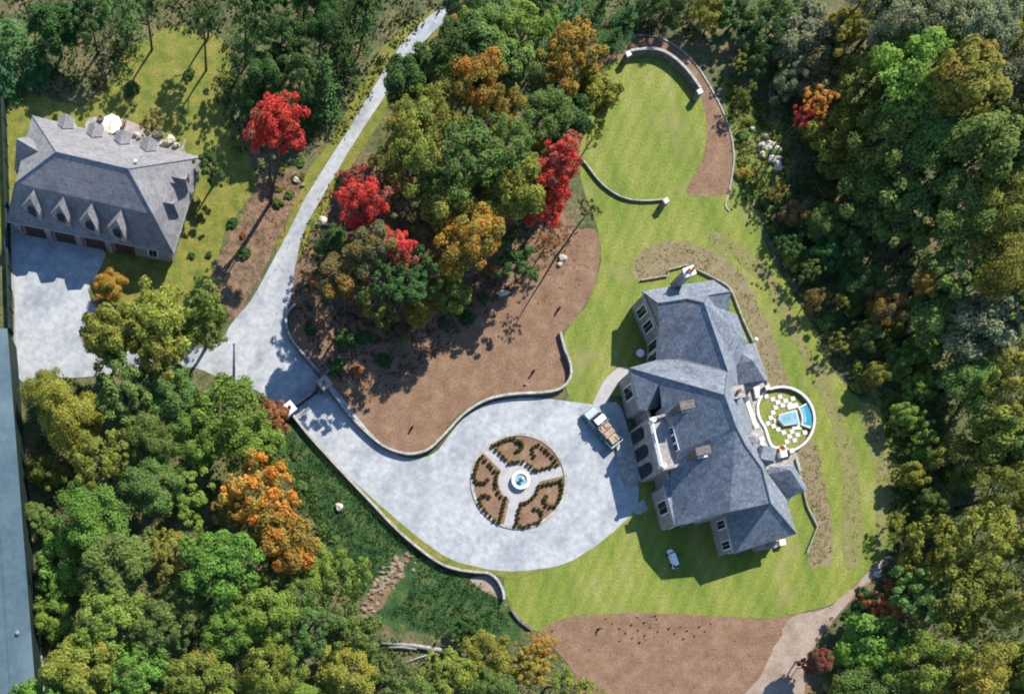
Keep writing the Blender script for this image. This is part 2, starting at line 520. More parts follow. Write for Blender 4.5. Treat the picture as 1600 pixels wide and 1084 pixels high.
sheet('mulch_crescent', [(938, 92), (960, 66), (1000, 56), (1042, 64), (1080, 95), (1110, 140), (1134, 190), (1145, 240), (1139, 300), (1073, 303), (1092, 262), (1104, 215), (1098, 160), (1070, 113), (1035, 87), (985, 85), (950, 102)], 0.026, M['mulch'], 5, .04)
MULCH_S = [(842, 988), (880, 966), (930, 959), (1060, 959), (1170, 965), (1240, 961), (1300, 944), (1345, 902), (1378, 872), (1388, 882), (1332, 935), (1292, 985), (1262, 1030), (1240, 1110), (920, 1110), (900, 1055), (868, 1015)]
sheet('mulch_field', MULCH_S, 0.025, M['mulch'], 5, .08)
sheet('dirt_track', [(1240, 962), (1290, 950), (1335, 915), (1378, 875), (1384, 884), (1332, 932), (1290, 985), (1262, 1028), (1245, 1110), (1150, 1110), (1185, 1060), (1215, 1000)], 0.030, M['dirt'], 5, .1)
BED1 = [(988, 428), (994, 402), (1018, 386), (1050, 378), (1090, 384), (1130, 402), (1164, 436), (1188, 486), (1214, 540), (1234, 600), (1226, 612), (1200, 600), (1178, 532), (1141, 456), (1092, 424), (1076, 413), (1046, 422), (1044, 430), (1000, 440)]
BED1B = [(1246, 702), (1278, 690), (1284, 740), (1297, 800), (1300, 872), (1280, 886), (1264, 880), (1263, 862), (1277, 822), (1257, 768)]
BED2 = [(1100, 364), (1128, 366), (1165, 388), (1210, 428), (1236, 482), (1262, 540), (1292, 585), (1312, 640), (1334, 700), (1346, 790), (1344, 880), (1318, 876), (1316, 800), (1312, 720), (1290, 640), (1262, 580), (1236, 530), (1208, 470), (1180, 430), (1130, 395)]
BED3 = [(1342, 640), (1368, 642), (1388, 700), (1396, 770), (1384, 836), (1366, 860), (1370, 790), (1362, 710)]
for i, b in enumerate((BED1, BED1B, BED2, BED3)):
    sheet(('planting_bed', 'planting_bed', 'planting_bed', 'planting_bed')[i], b, 0.028, M['bed_floor' if i < 2 else 'bed_faint'], 5, .2)
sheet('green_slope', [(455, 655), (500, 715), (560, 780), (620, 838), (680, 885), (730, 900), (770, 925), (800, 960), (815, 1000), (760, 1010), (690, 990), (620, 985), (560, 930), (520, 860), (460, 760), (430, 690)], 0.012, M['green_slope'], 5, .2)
sheet('slope_soil', [(735, 905), (765, 898), (782, 915), (786, 935), (760, 925)], 0.022, M['dirt'], 5, .05)

ROAD = [(700, 5), (652, 42), (616, 86), (576, 150), (545, 202), (510, 256), (477, 310), (447, 370), (420, 420), (392, 470), (362, 505), (345, 530), (300, 545), (230, 520), (160, 492), (138, 455), (150, 432), (156, 382), (14, 350), (22, 470), (26, 588), (62, 588), (130, 590), (210, 578), (300, 574), (345, 592), (400, 610),
        (446, 640), (480, 682), (530, 732), (580, 777), (620, 815), (660, 848), (700, 874), (740, 886), (790, 892), (830, 890), (880, 881), (930, 853), (970, 820), (992, 796), (998, 770), (994, 730), (986, 690), (975, 650), (962, 628), (935, 632), (880, 626), (830, 621), (770, 628), (728, 650), (702, 680), (678, 708), (645, 716), (612, 706),
        (572, 668), (522, 606), (482, 560), (455, 525), (446, 498), (456, 460), (460, 420), (476, 360), (510, 296), (545, 236), (580, 182), (620, 122), (662, 66), (712, 15)]
sheet('driveway', ROAD, 0.040, M['drive'], 3, .03)

# thin grass strip between the drive and the lower wall
sheet('drive_verge', [(452, 640), (500, 700), (560, 758), (620, 812), (690, 866), (740, 884), (800, 893), (835, 893), (800, 905), (760, 893), (720, 889), (680, 872), (620, 832), (560, 782), (500, 716)], 0.046, M['verge'], 4, .04)

# ------------------------------------------------------------------ walls and kerbs
def ribbon(mb, pts, t, z0, z1):
    n = len(pts)
    lft, rgt = [], []
    for k in range(n):
        a, b = Vector(pts[max(k - 1, 0)][:2]), Vector(pts[min(k + 1, n - 1)][:2])
        d = (b - a).normalized()
        nn = Vector((-d.y, d.x)) * t / 2
        p = Vector(pts[k][:2])
        lft.append(p + nn); rgt.append(p - nn)
    i = len(mb.v)
    for k in range(n):
        for q, z in ((lft[k], z0), (rgt[k], z0), (rgt[k], z1), (lft[k], z1)):
            mb.v.append((q.x, q.y, z))
    for k in range(n - 1):
        for q in range(4):
            r = (q + 1) % 4
            mb.f.append([i + 4 * k + q, i + 4 * k + r, i + 4 * k + 4 + r, i + 4 * k + 4 + q])
    mb.f.append([i, i + 1, i + 2, i + 3]); mb.f.append([i + 4 * (n - 1) + q for q in (3, 2, 1, 0)])


def stone_wall(px, t, h, label, cap=0.1, name='stone_wall', cat='stone wall', n=6, over=0.05, capm='stone_cap', smooth=True):
    """px are pixels of the wall's top"""
    pts = [P(x, y, h) for x, y in (catmull(px, False, n) if smooth else px)]
    root = empty(name, (pts[0].x, pts[0].y, 0), label, cat)
    a = MB(); ribbon(a, pts, t, 0, h - cap); a.build('wall_body', M['stone_wall'], root)
    c = MB(); ribbon(c, pts, t + over, h - cap, h); c.build('coping', M[capm], root)
    return root

W_SW = [(458, 648), (480, 676), (505, 704), (540, 742), (580, 784), (620, 826), (660, 860), (690, 880), (716, 889), (745, 893), (764, 895), (778, 906), (786, 922), (788, 936)]
stone_wall(W_SW, .34, .9, 'long pale capped stone wall along the downhill edge of the white drive, curling at its lower end')
W_NE = [(462, 474), (450, 486), (447, 502), (453, 524), (470, 548), (498, 580)]
stone_wall(W_NE, .30, .9, 'short curved stone wall running uphill from the shaded gate pillar')
W_NE2 = [(513, 604), (540, 640), (570, 672), (600, 696), (630, 707), (652, 707), (674, 698), (700, 672), (726, 645), (760, 624), (800, 615), (850, 612), (876, 606), (890, 592), (893, 575), (888, 556), (884, 548)]
stone_wall(W_NE2, .32, .9, 'winding pale capped stone wall between the brown mulch bed and the circular drive')
stone_wall([(876, 518), (879, 530), (884, 548)], .35, .7, 'short grey stub of wall at the upper tip of the mulch bed by the lawn', name='stone_wall')
stone_wall([(985, 79), (1003, 76), (1030, 77), (1052, 88), (1072, 106), (1086, 124), (1095, 137)], .34, 1.3, 'curved stone seat wall along the upper rim of the oval lawn')
stone_wall([(905, 243), (918, 258), (932, 277), (947, 292), (965, 304), (985, 311), (1010, 313), (1036, 311)], .14, .45, 'thin pale curved wall under the lower edge of the oval lawn')
for x, y, lb in ((984, 81, 'square stone end pier at the upper left tip of the curved seat wall'), (1096, 140, 'square stone end pier at the lower right tip of the curved seat wall'), (1043, 311, 'white square stone pier ending the thin wall below the oval lawn')):
    v = P(x, y, 2.0)
    r_ = empty('wall_pier', (v.x, v.y, 0), lb, 'pier')
    MB().box((v.x, v.y, 0), (.75, .75, 1.5), .5).build('pier_shaft', M['stone_wall'], r_)
    MB().box((v.x, v.y, 1.5), (.9, .9, .15), .5, .85).build('pier_cap', M['white_stone'], r_)
def kerb(px, t, h, label, m='stone_cap', n=6, smooth=True):
    pts = [P(x, y, h) for x, y in (catmull(px, False, n) if smooth else px)]
    a = MB(); ribbon(a, pts, t, 0, h)
    return tag(a.build('edging_kerb', M[m]), label, 'kerb')
kerb([(975, 57), (1010, 55), (1045, 65), (1082, 94), (1112, 139), (1136, 189), (1147, 240), (1141, 292), (1134, 318), (1140, 330)], .2, .15, 'thin pale edging strip outside the brown crescent bed round the oval lawn')
kerb([(1002, 437), (1044, 430), (1045, 421), (1076, 413)], .16, .4, 'stepped low pale garden wall above the chimney end of the stone house', n=1, smooth=False)
kerb([(1090, 421), (1120, 436), (1142, 452), (1160, 495), (1180, 540), (1200, 598)], .16, .4, 'low pale garden wall curving from the white chimney to the round pool terrace')
kerb([(1244, 716), (1252, 745), (1262, 790), (1278, 822), (1270, 842), (1262, 862)], .16, .4, 'low bent pale garden wall on the grass below the round pool terrace', n=1, smooth=False)
kerb([(20, 366), (22, 420), (25, 500), (27, 590), (42, 800), (62, 1000), (70, 1120)], .35, .2, 'thin pinkish kerb strip at the foot of the long dark wall on the left', m='ring_paving')
kerb([(800, 952), (812, 968), (826, 979), (832, 984)], .4, .5, 'short dark green edging below the curl of the drive wall', m='stone_wall')
sheet('curved_path', [(974, 573), (958, 580), (942, 598), (932, 618), (926, 634), (946, 634), (954, 618), (966, 602), (980, 590), (984, 578)], 0.052, M['ring_paving'], 4, .02)
sheet('side_path', [(996, 786), (1006, 780), (1012, 796), (1000, 804), (990, 802)], 0.053, M['ring_paving'], 0)

# gate with two pillars
def pillar(px, py, s, h, label, rz, capm='stone_cap'):
    v = P(px, py, h)
    r_ = empty('gate_pillar', (v.x, v.y, 0), label, 'gate pillar')
    MB().box((v.x, v.y, 0), (s, s, h - .25), rz).build('pillar_shaft', M['stone_wall'], r_)
    MB().box((v.x, v.y, h - .25), (s + .35, s + .35, .25), rz, .9).build('pillar_cap', M[capm], r_)
    f = MB()
    f.lathe((v.x, v.y, h), [(.28, 0), (.3, .08), (.12, .16), (.3, .4), (.3, .55), (.05, .75)], 10)
    f.build('finial', M['stone_wall'], r_, smooth=True)
    return v
gr = math.atan2(642 - 596, 452 - 508)
pa = pillar(507, 597, 1.5, 2.6, 'shaded square gate pillar beside the brown mulch bank', -gr)
pb = pillar(452, 637, 1.5, 2.6, 'sunlit white topped gate pillar at the start of the downhill wall', -gr, 'white_trim')
d = (pb - pa); d.z = 0; d.normalize()
ga, gb = pa + d * 1.0, pb - d * 1.0
g = empty('driveway_gate', ((ga.x + gb.x) / 2, (ga.y + gb.y) / 2, 0), 'dark iron double gate closed across the shaded drive between two pillars', 'gate')
mid = (ga + gb) / 2
for s_, e_ in ((ga, mid - d * .05), (mid + d * .05, gb)):
    lf = MB()
    L_ = (e_ - s_).length; rz = math.atan2(d.y, d.x); c_ = (s_ + e_) / 2
    for z in (.15, .9, 1.75): lf.box((c_.x, c_.y, z), (L_, .14, .12), rz)
    for k in range(14):
        q = s_ + (e_ - s_) * (k + .5) / 14
        lf.box((q.x, q.y, .15), (.06, .06, 1.75), rz)
    lf.build('gate_leaf', M['iron'], g)
v = P(503, 577, 1.0)
pl = empty('planter_box', (v.x, v.y, 0), 'small square open stone planter tucked behind the shaded gate pillar', 'planter')
a = MB()
for dx, dy, sx, sy in ((0, .75, 1.7, .22), (0, -.75, 1.7, .22), (.74, 0, .22, 1.28), (-.74, 0, .22, 1.28)):
    c_, s_ = math.cos(-gr), math.sin(-gr)
    a.box((v.x + dx * c_ - dy * s_, v.y + dx * s_ + dy * c_, 0), (sx, sy, 1.0), -gr)
a.build('planter_wall', M['stone_wall'], pl)
MB().box((v.x, v.y, 0), (1.26, 1.26, .7), -gr).build('soil', M['mulch'], pl)

v0, v1 = P(365, 618), P(362, 522, 17.5)
pole = empty('utility_pole', (v0.x, v0.y, 0), 'tall slim grey pole standing at the lower edge of the drive junction', 'pole')
MB().tube([v0, Vector((v0.x + .05, v0.y, 9)), Vector((v0.x + .08, v0.y + .02, 17.5))], [.24, .19, .13], 10).build('shaft', M['pole'], pole, smooth=True)
MB().lathe((v0.x + .08, v0.y + .02, 17.5), [(.16, 0), (.2, .1), (.1, .3)], 8).build('pole_cap', M['steel'], pole)

# ------------------------------------------------------------------ circular bed, fountain, clipped bushes
FC = (810.4, 752.0)
def ring_pt(r, a):
    return (FC[0] + r * math.cos(R(a)), FC[1] + r * math.sin(R(a)))
def ringpoly(name, r0, r1, h, m, z=0.0, n=72):
    mb = MB()
    c = P(*FC)
    i = 0
    prof = [(r0 * S, z), (r0 * S, z + h), (r1 * S, z + h), (r1 * S, z)]
    for q in range(n):
        t = 2 * math.pi * q / n
        for r, zz in prof: mb.v.append((c.x + r * math.cos(t), c.y + r * math.sin(t), zz))
    for q in range(n):
        r = (q + 1) % n
        for k in range(4):
            l = (k + 1) % 4
            mb.f.append([q * 4 + k, q * 4 + l, r * 4 + l, r * 4 + k])
    return mb.build(name, m)
sheet('round_paving', [ring_pt(73, a) for a in range(0, 360, 6)], 0.046, M['ring_paving'], 0)
tag(ringpoly('ring_kerb', 71, 75.5, .14, M['stone_cap'], .04), 'pale circular kerb ringing the round garden bed in the drive', 'kerb')
SPOKES = (-13.6, 103.0, 225.0)
for k in range(3):
    a0, a1 = SPOKES[k], SPOKES[(k + 1) % 3]
    if a1 < a0: a1 += 360
    out_, inn = [], []
    hw = 7.8
    d0, d1 = math.degrees(math.asin(hw / 70)), math.degrees(math.asin(hw / 32))
    poly = [ring_pt(70, a0 + d0 + (a1 - a0 - 2 * d0) * t / 24) for t in range(25)]
    poly += [ring_pt(32, a1 - d1 - (a1 - a0 - 2 * d1) * t / 14) for t in range(15)]
    sheet('mulch_sector', poly, 0.090, M['mulch'], 0)
v = P(811.5, 751.5)
fo = empty('fountain', (v.x, v.y, 0), 'round stone fountain basin of blue water at the centre of the drive circle', 'fountain')
fb = MB()
fb.lathe((v.x, v.y, .04), [(1.36, 0), (1.36, .5), (1.42, .52), (1.42, .68), (1.0, .68), (.98, .5), (.98, .3)], 32)
fb.build('basin', M['white_trim'], fo)
MB().lathe((v.x, v.y, .05), [(.97, .3), (.97, .47)], 32).build('water', M['spa_water'], fo)
MB().lathe((v.x, v.y, .3), [(.22, 0), (.12, .2), (.1, .6), (.42, .78), (.45, .84), (.08, .85), (.05, 1.1)], 14).build('spout', M['stone_cap'], fo, smooth=True)

B6 = lambda l: [(720 + x / 8.884, 670 + y / 8.884) for x, y in l]
B7 = lambda l: [(720 + x / 8.884, 720 + y / 8.884) for x, y in l]
BUSH = B6([(440, 235), (490, 280), (545, 330), (590, 380), (625, 425), (665, 475), (715, 460), (760, 455), (805, 450), (860, 455), (920, 485), (975, 520), (1015, 565), (1070, 570), (1130, 550), (1190, 535), (1250, 520), (1340, 495), (1310, 440), (1270, 385), (1225, 340), (1185, 295), (1135, 265), (1085, 215), (1040, 235), (1005, 270), (1000, 320), (1020, 375),
            (490, 205), (540, 190), (590, 165), (640, 150), (690, 135), (740, 130), (785, 160), (830, 180), (850, 215), (850, 255), (825, 285), (780, 300), (300, 380), (340, 435), (395, 490), (435, 535), (470, 580), (520, 600), (500, 650), (490, 700), (485, 750), (490, 805), (520, 875), (560, 935), (620, 965),
            (270, 410), (240, 450), (225, 500), (210, 550), (190, 610), (180, 660), (200, 715), (240, 745), (290, 750), (340, 735), (375, 700)])
BUSH += B7([(600, 590), (590, 640), (575, 700), (560, 750), (550, 800), (530, 850), (390, 490), (340, 475), (290, 475), (260, 520), (265, 575), (285, 620), (320, 680), (365, 720), (410, 765), (470, 820),
            (1390, 270), (1330, 290), (1270, 300), (1210, 315), (1150, 330), (1090, 345), (1075, 390), (1045, 450), (1000, 510), (955, 545), (900, 580), (840, 590), (815, 660), (800, 720), (790, 790), (780, 850), (750, 900), (820, 910), (885, 915), (950, 890), (1020, 865), (1080, 850), (1110, 810), (1130, 750), (1120, 700), (1080, 670), (1030, 665),
            (1405, 330), (1405, 390), (1395, 450), (1375, 520), (1345, 580), (1310, 620), (1250, 630), (1190, 610), (1165, 560), (1165, 520), (1190, 490)])


# ------------------------------------------------------------------ foliage meshes
def quads(cen, nor, size, rg, asp=1.0):
    n = len(cen)
    nor = nor / (np.linalg.norm(nor, axis=1, keepdims=True) + 1e-9)
    r = rg.normal(size=(n, 3))
    t = np.cross(nor, r); t /= (np.linalg.norm(t, axis=1, keepdims=True) + 1e-9)
    b = np.cross(nor, t)
    s = size[:, None]
    bend = nor * s * 0.25
    v = np.stack([cen - t * s - bend, cen - b * s * asp * .8 + bend * .5, cen + t * s - bend, cen + b * s * asp * .8 + bend * .5], axis=1)
    return v.reshape(-1, 3)


def leaf_mesh(name, v, tone, clump, m):
    n = len(v) // 4
    me = bpy.data.meshes.new(name)
    me.vertices.add(len(v))
    me.vertices.foreach_set('co', v.astype(np.float32).ravel())
    me.loops.add(4 * n)
    me.loops.foreach_set('vertex_index', np.arange(4 * n, dtype=np.int32))
    me.polygons.add(n)
    me.polygons.foreach_set('loop_start', np.arange(0, 4 * n, 4, dtype=np.int32))
    me.polygons.foreach_set('loop_total', np.full(n, 4, dtype=np.int32))
    me.update(calc_edges=True)
    a = me.attributes.new('leaf_tone', 'FLOAT', 'FACE'); a.data.foreach_set('value', tone.astype(np.float32))
    a = me.attributes.new('clump_tone', 'FLOAT', 'FACE'); a.data.foreach_set('value', clump.astype(np.float32))
    me.materials.append(m)
    return me


def unit(a):
    return a / (np.linalg.norm(a, axis=-1, keepdims=True) + 1e-9)


def broadleaf(seed, nclump=64, nleaf=100, zr=.85, leaf=.038, low=-.45, rc=(.13, .27), lobes=.22, shell=(.45, .95)):
    rg = np.random.default_rng(seed)
    d = []
    while len(d) < nclump:
        q = unit(rg.normal(size=3))
        if q[2] > low and (q[2] > -.1 or rg.random() < .6): d.append(q)
    d = np.array(d)
    k = 1 + lobes * (np.sin(d @ unit(rg.normal(size=3)) * 4 + rg.uniform(0, 6)) + .7 * np.sin(d @ unit(rg.normal(size=3)) * 6 + rg.uniform(0, 6)))
    rad = rg.uniform(*shell, nclump) * k
    cc = d * rad[:, None] * np.array([1, 1, zr])
    rcl = rg.uniform(*rc, nclump)
    ctone = rg.random(nclump)
    V, T, C = [], [], []
    for i in range(nclump):
        m = int(nleaf * (rcl[i] / .2) ** 2)
        e = unit(unit(rg.normal(size=(m, 3))) + .55 * d[i] + np.array([0, 0, .35]))
        rr = rcl[i] * rg.uniform(.45, 1.05, m)
        cen = cc[i] + e * rr[:, None] * np.array([1, 1, .75])
        nor = e + .6 * unit(rg.normal(size=(m, 3))) + np.array([.12, .2, .3])
        V.append(quads(cen, nor, leaf * rg.uniform(.6, 1.25, m), rg))
        T.append(np.clip(.35 * ctone[i] + .65 * rg.random(m), 0, 1))
        C.append(np.clip(np.full(m, .75 * ctone[i]) + .25 * rg.random(m), 0, 1))
    return leaf_mesh('crown', np.concatenate(V), np.concatenate(T), np.concatenate(C), M['leaf']), cc


def conifer(seed, levels=11, dens=46, r0=.27, puff=1.25):
    """unit height, foliage from .18 up"""
    rg = np.random.default_rng(seed)
    V, T, C = [], [], []
    for l in range(levels):
        f = l / (levels - 1)
        z = .2 + .78 * f
        rr = r0 * (1 - f) ** .75 + .02
        nb = int(4 + 3 * (1 - f))
        rr *= rg.uniform(.75, 1.2)
        for b in range(nb):
            a = 2 * math.pi * (b + rg.random() * .8) / nb + l * 1.3
            ln = rr * rg.uniform(.45, 1.25)
            c = rg.random()
            m = int(dens * (.4 + ln / r0))
            t = rg.uniform(.2, 1.0, m) ** .7
            wdt = ln * .30 * puff * (1.1 - .6 * t)
            px = t * ln
            py = rg.normal(size=m) * wdt * .6
            pz = z - .16 * px - .25 * px * px / r0 * .4 + rg.normal(size=m) * .008
            cen = np.stack([px * math.cos(a) - py * math.sin(a), px * math.sin(a) + py * math.cos(a), pz], 1)
            nor = np.array([.25 * math.cos(a), .25 * math.sin(a), 1]) + .55 * unit(rg.normal(size=(m, 3)))
            V.append(quads(cen, nor, .015 * rg.uniform(.6, 1.3, m), rg, .6))
            T.append(np.clip(.25 * c + .3 * t + .45 * rg.random(m), 0, 1))
            C.append(np.full(m, c * .8))
    return leaf_mesh('crown', np.concatenate(V), np.concatenate(T), np.concatenate(C), M['needle'])


def trunk_mesh(seed, limbs=7, spread=.26, fork=.55, thick=.020):
    """unit: crown centre at z=1"""
    rr = random.Random(seed)
    mb = MB()
    top = Vector((rr.uniform(-.03, .03), rr.uniform(-.03, .03), 1.12))
    path = [Vector((0, 0, -.01)), Vector((rr.uniform(-.012, .012), rr.uniform(-.012, .012), .3)), Vector((rr.uniform(-.02, .02), rr.uniform(-.02, .02), .65)), top]
    mb.tube(path, [thick * 1.25, thick, thick * .75, thick * .2], 7)
    for k in range(limbs):
        t = fork + (1.05 - fork) * k / limbs
        z = t
        a = k * 2.4 + rr.uniform(-.4, .4)
        b = Vector((0, 0, z))
        ln = spread * rr.uniform(.7, 1.15)
        up = rr.uniform(.14, .3)
        p1 = b + Vector((math.cos(a) * ln * .45, math.sin(a) * ln * .45, up * .45))
        p2 = b + Vector((math.cos(a) * ln, math.sin(a) * ln, up))
        mb.tube([b, p1, p2], [thick * .5, thick * .33, thick * .1], 5)
        for q in (-.5, .5):
            p3 = p1 + Vector((math.cos(a + q) * ln * .5, math.sin(a + q) * ln * .5, up * .5))
            mb.tube([p1, p3], [thick * .25, thick * .07], 4)
    me = bpy.data.meshes.new('trunk')
    me.from_pydata(mb.v, [], mb.f)
    for p in me.polygons: p.use_smooth = True
    me.materials.append(M['bark'])
    return me


BL = [broadleaf(100 + i, 58 + 8 * (i % 4), 135, .78 + .07 * (i % 4), (.038, .030, .048)[i % 3], low=-.45 - .1 * (i % 2), rc=((.13, .27), (.10, .20), (.18, .34))[(i // 2) % 3], lobes=.15 + .05 * (i % 3), shell=(.42, .88))[0] for i in range(14)]
BLS = [broadleaf(200 + i, 46, 95, .95, .038, low=-.7, rc=(.10, .2), shell=(.3, .98))[0] for i in range(4)]     # open crowns
MAPLE = broadleaf(777, 76, 125, 1.0, .036, low=-.75, rc=(.12, .24), lobes=.11, shell=(.35, .86))[0]
SHR = [broadleaf(300 + i, 22, 60, .65, .085, low=-.1, rc=(.22, .4), shell=(.3, .75))[0] for i in range(4)]       # shrubs
TINY = [broadleaf(340 + i, 9, 26, .9, .16, low=-.2, rc=(.3, .5), shell=(.2, .6), lobes=.05)[0] for i in range(3)]
CON = [conifer(400 + i) for i in range(4)]
TRK = [trunk_mesh(500 + i) for i in range(6)]
def forked_trunk():
    mb = MB()
    for p, r in (([(0, 0, -.01), (-.02, .01, .25), (-.06, .02, .6), (-.10, .03, 1.1)], .026), ([(0, 0, .08), (.03, -.01, .35), (.07, -.01, .7), (.10, .0, 1.1)], .018), ([(-.02, .01, .3), (-.10, .03, .55), (-.19, .04, .9)], .015), ([(.045, -.01, .5), (.12, .06, .8), (.17, .1, 1.05)], .010), ([(-.05, .02, .5), (-.03, .1, .8), (0, .14, 1.1)], .011)):
        n = len(p)
        mb.tube([Vector(q) for q in p], [r * (1 - .8 * i / (n - 1)) for i in range(n)], 7)
    me = bpy.data.meshes.new('trunk')
    me.from_pydata(mb.v, [], mb.f)
    for q in me.polygons: q.use_smooth = True
    me.materials.append(M['bark'])
    return me
TRF = forked_trunk()
TRC = trunk_mesh(560, 0, 0, .5, .013)


TURN = {'scarlet': (.20, .13, .075), 'deep red': (.15, .13, .06), 'orange': (.30, .27, .06), 'golden orange': (.17, .19, .04), 'olive gold': (.34, .19, .035), 'bright green': (.17, .20, .04), 'mid green': (.17, .16, .04), 'dark green': (.10, .10, .03), 'blue green': (.05, .10, .03), 'pine green': (.07, .12, .03), 'pale grey green': (.16, .14, .09)}


def put(me, parent, name, loc=(0, 0, 0), scale=(1, 1, 1), rz=0.0, color=None, hue=''):
    o = bpy.data.objects.new(name, me)
    COL.objects.link(o)
    o.parent = parent
    o.location = loc
    o.scale = scale
    o.rotation_euler = (0, 0, rz)
    if color:
        o.color = color
        o['turning_colour'] = TURN.get(name if name == 'trunk' else hue, (.30, .17, .035))
    return o

SUNLIT = [[(1150, 160), (1185, 170), (1215, 220), (1215, 290), (1170, 320), (1145, 240)], [(940, 70), (1000, 56), (1045, 65), (1090, 105), (1140, 190), (1145, 290), (1070, 300), (1000, 100)], [(-30, 520), (8, 520), (50, 1084), (-30, 1084)], LAWN, MULCH_S, [(700, 620), (760, 600), (900, 600), (1000, 700), (1000, 800), (800, 900), (620, 820), (560, 720), (640, 720)], [(10, 170), (60, 180), (320, 245), (275, 400), (155, 480), (20, 580)]]
NOBASE = [LAWN, MULCH_S, ROAD, [(975, 420), (1150, 420), (1280, 640), (1270, 860), (1130, 900), (1000, 860), (960, 600)], [(0, 170), (60, 160), (330, 240), (300, 430), (0, 600)], MULCH_C, [(-200, 480), (60, 480), (90, 1200), (-200, 1200)]]


def shades(px, py, rpx, h, f=1.0):
    bx, by = G(P(px, py, h))
    sx, sy = bx - h * 10.7 * .53, by + h * 10.7 * .85
    return any(inside(sx + dx * rpx * f, sy + dy * rpx * f, z) for z in SUNLIT for dx, dy in ((0, 0), (-1, 0), (1, 0), (0, 1), (0, -1), (.7, .7), (-.7, .7)))


TREES = []      # (root, crown px, colour phrase, kind, radius)
GAIN = 2.35
HUES = {
    'bright green': (tuple(GAIN * c for c in (.080, .128, .022)), .06), 'mid green': (tuple(GAIN * c for c in (.066, .100, .024)), .12), 'dark green': (tuple(GAIN * c for c in (.034, .066, .018)), .08), 'blue green': (tuple(GAIN * c for c in (.024, .062, .020)), .05), 'pine green': ((.046, .098, .022), .1),
    'olive green': (tuple(GAIN * c for c in (.098, .106, .020)), .22), 'olive gold': (tuple(GAIN * c for c in (.140, .118, .022)), .35), 'yellow green': (tuple(GAIN * c for c in (.112, .128, .022)), .18), 'pale grey green': (tuple(GAIN * c for c in (.105, .115, .058)), .15),
    'orange': ((.60, .28, .045), .65), 'golden orange': ((.50, .255, .045), .5), 'scarlet': ((.68, .08, .058), .5), 'deep red': ((.38, .07, .06), .55), 'rust brown': (tuple(GAIN * c for c in (.20, .085, .035)), .2),
    'brown green': (tuple(GAIN * c for c in (.085, .072, .030)), .4),
}


def tree(px, py, rpx, hc, hue, kind='broadleaf', label=None, group=None, sparse=False, zr=1.0, forked=False, cat='tree', name=None):
    if label is None:
        h0 = hc
        while hc > 2.5 and shades(px, py, rpx, hc): hc *= .92
        if hc <= 2.5:
            hc = min(h0, 2.6); rpx *= .8
    c = P(px, py, hc)
    k = (H - hc) / H
    rm = rpx * S * k
    col, al = HUES[hue]
    j = [rng.uniform(.85, 1.18) for _ in range(3)]
    jj = rng.uniform(.85, 1.15)
    col = (col[0] * jj * (j[0] if hue not in ('scarlet', 'deep red') else 1), col[1] * jj, col[2] * jj, min(1, al * rng.uniform(.6, 1.5)))
    root = empty(name or ('pine_tree' if kind == 'conifer' else 'broadleaf_tree'), (c.x, c.y, 0), label, cat, group)
    rz = rng.uniform(0, 6.28)
    if kind == 'conifer':
        h = hc * 1.75
        put(rng.choice(CON), root, 'crown', (0, 0, 0), (rm / .26, rm / .26, h), rz, col, hue)
        put(TRC, root, 'trunk', (0, 0, 0), (h * .95, h * .95, h * .86), rz)
    else:
        me = MAPLE if (hue == 'scarlet' or (label and 'drive' in label)) and not sparse else rng.choice(BLS if sparse else BL)
        put(me, root, 'crown', (0, 0, hc), (rm, rm * rng.uniform(.9, 1.1), rm * zr * rng.uniform(.9, 1.1)), rz, col, hue)
        put(TRF if forked else rng.choice(TRK), root, 'trunk', (0, 0, 0), (max(rm * 2.6, hc * .75), max(rm * 2.6, hc * .75), hc), rz)
    TREES.append([root, (px, py), hue, kind, rpx, hc])
    return root


def shrub(px, py, rpx, hue, label=None, hz=.8, name='shrub', cat='shrub', group=None, z=0.0):
    c = P(px, py, rpx * S * .4)
    col, al = HUES[hue]
    jj = rng.uniform(.85, 1.15)
    o = bpy.data.objects.new(name, rng.choice(SHR))
    COL.objects.link(o)
    o.location = (c.x, c.y, z + rpx * S * .22)
    o.scale = (rpx * S, rpx * S, rpx * S * hz)
    o.rotation_euler = (0, 0, rng.uniform(0, 6.28))
    o.color = (col[0] * jj, col[1] * jj, col[2] * jj, al)
    o['turning_colour'] = TURN.get(hue, (.30, .17, .035))
    tag(o, label, cat, group)
    return o

for i, (x, y) in enumerate(BUSH):
    v = P(x, y, .4)
    o = bpy.data.objects.new('boxwood_bush', TINY[i % 3])
    COL.objects.link(o)
    s_ = rng.uniform(.36, .46)
    o.location = (v.x, v.y, .09 + s_ * .55)
    o.scale = (s_, s_, s_ * .85)
    o.rotation_euler = (0, 0, rng.uniform(0, 6))
    o.color = (.085 * rng.uniform(.8, 1.4), .088, .016, .1); o['turning_colour'] = (.10, .085, .02)
    tag(o, 'small clipped bush in the scrolled edging of the round mulch bed', 'bush', 'clipped bushes edging the round bed')

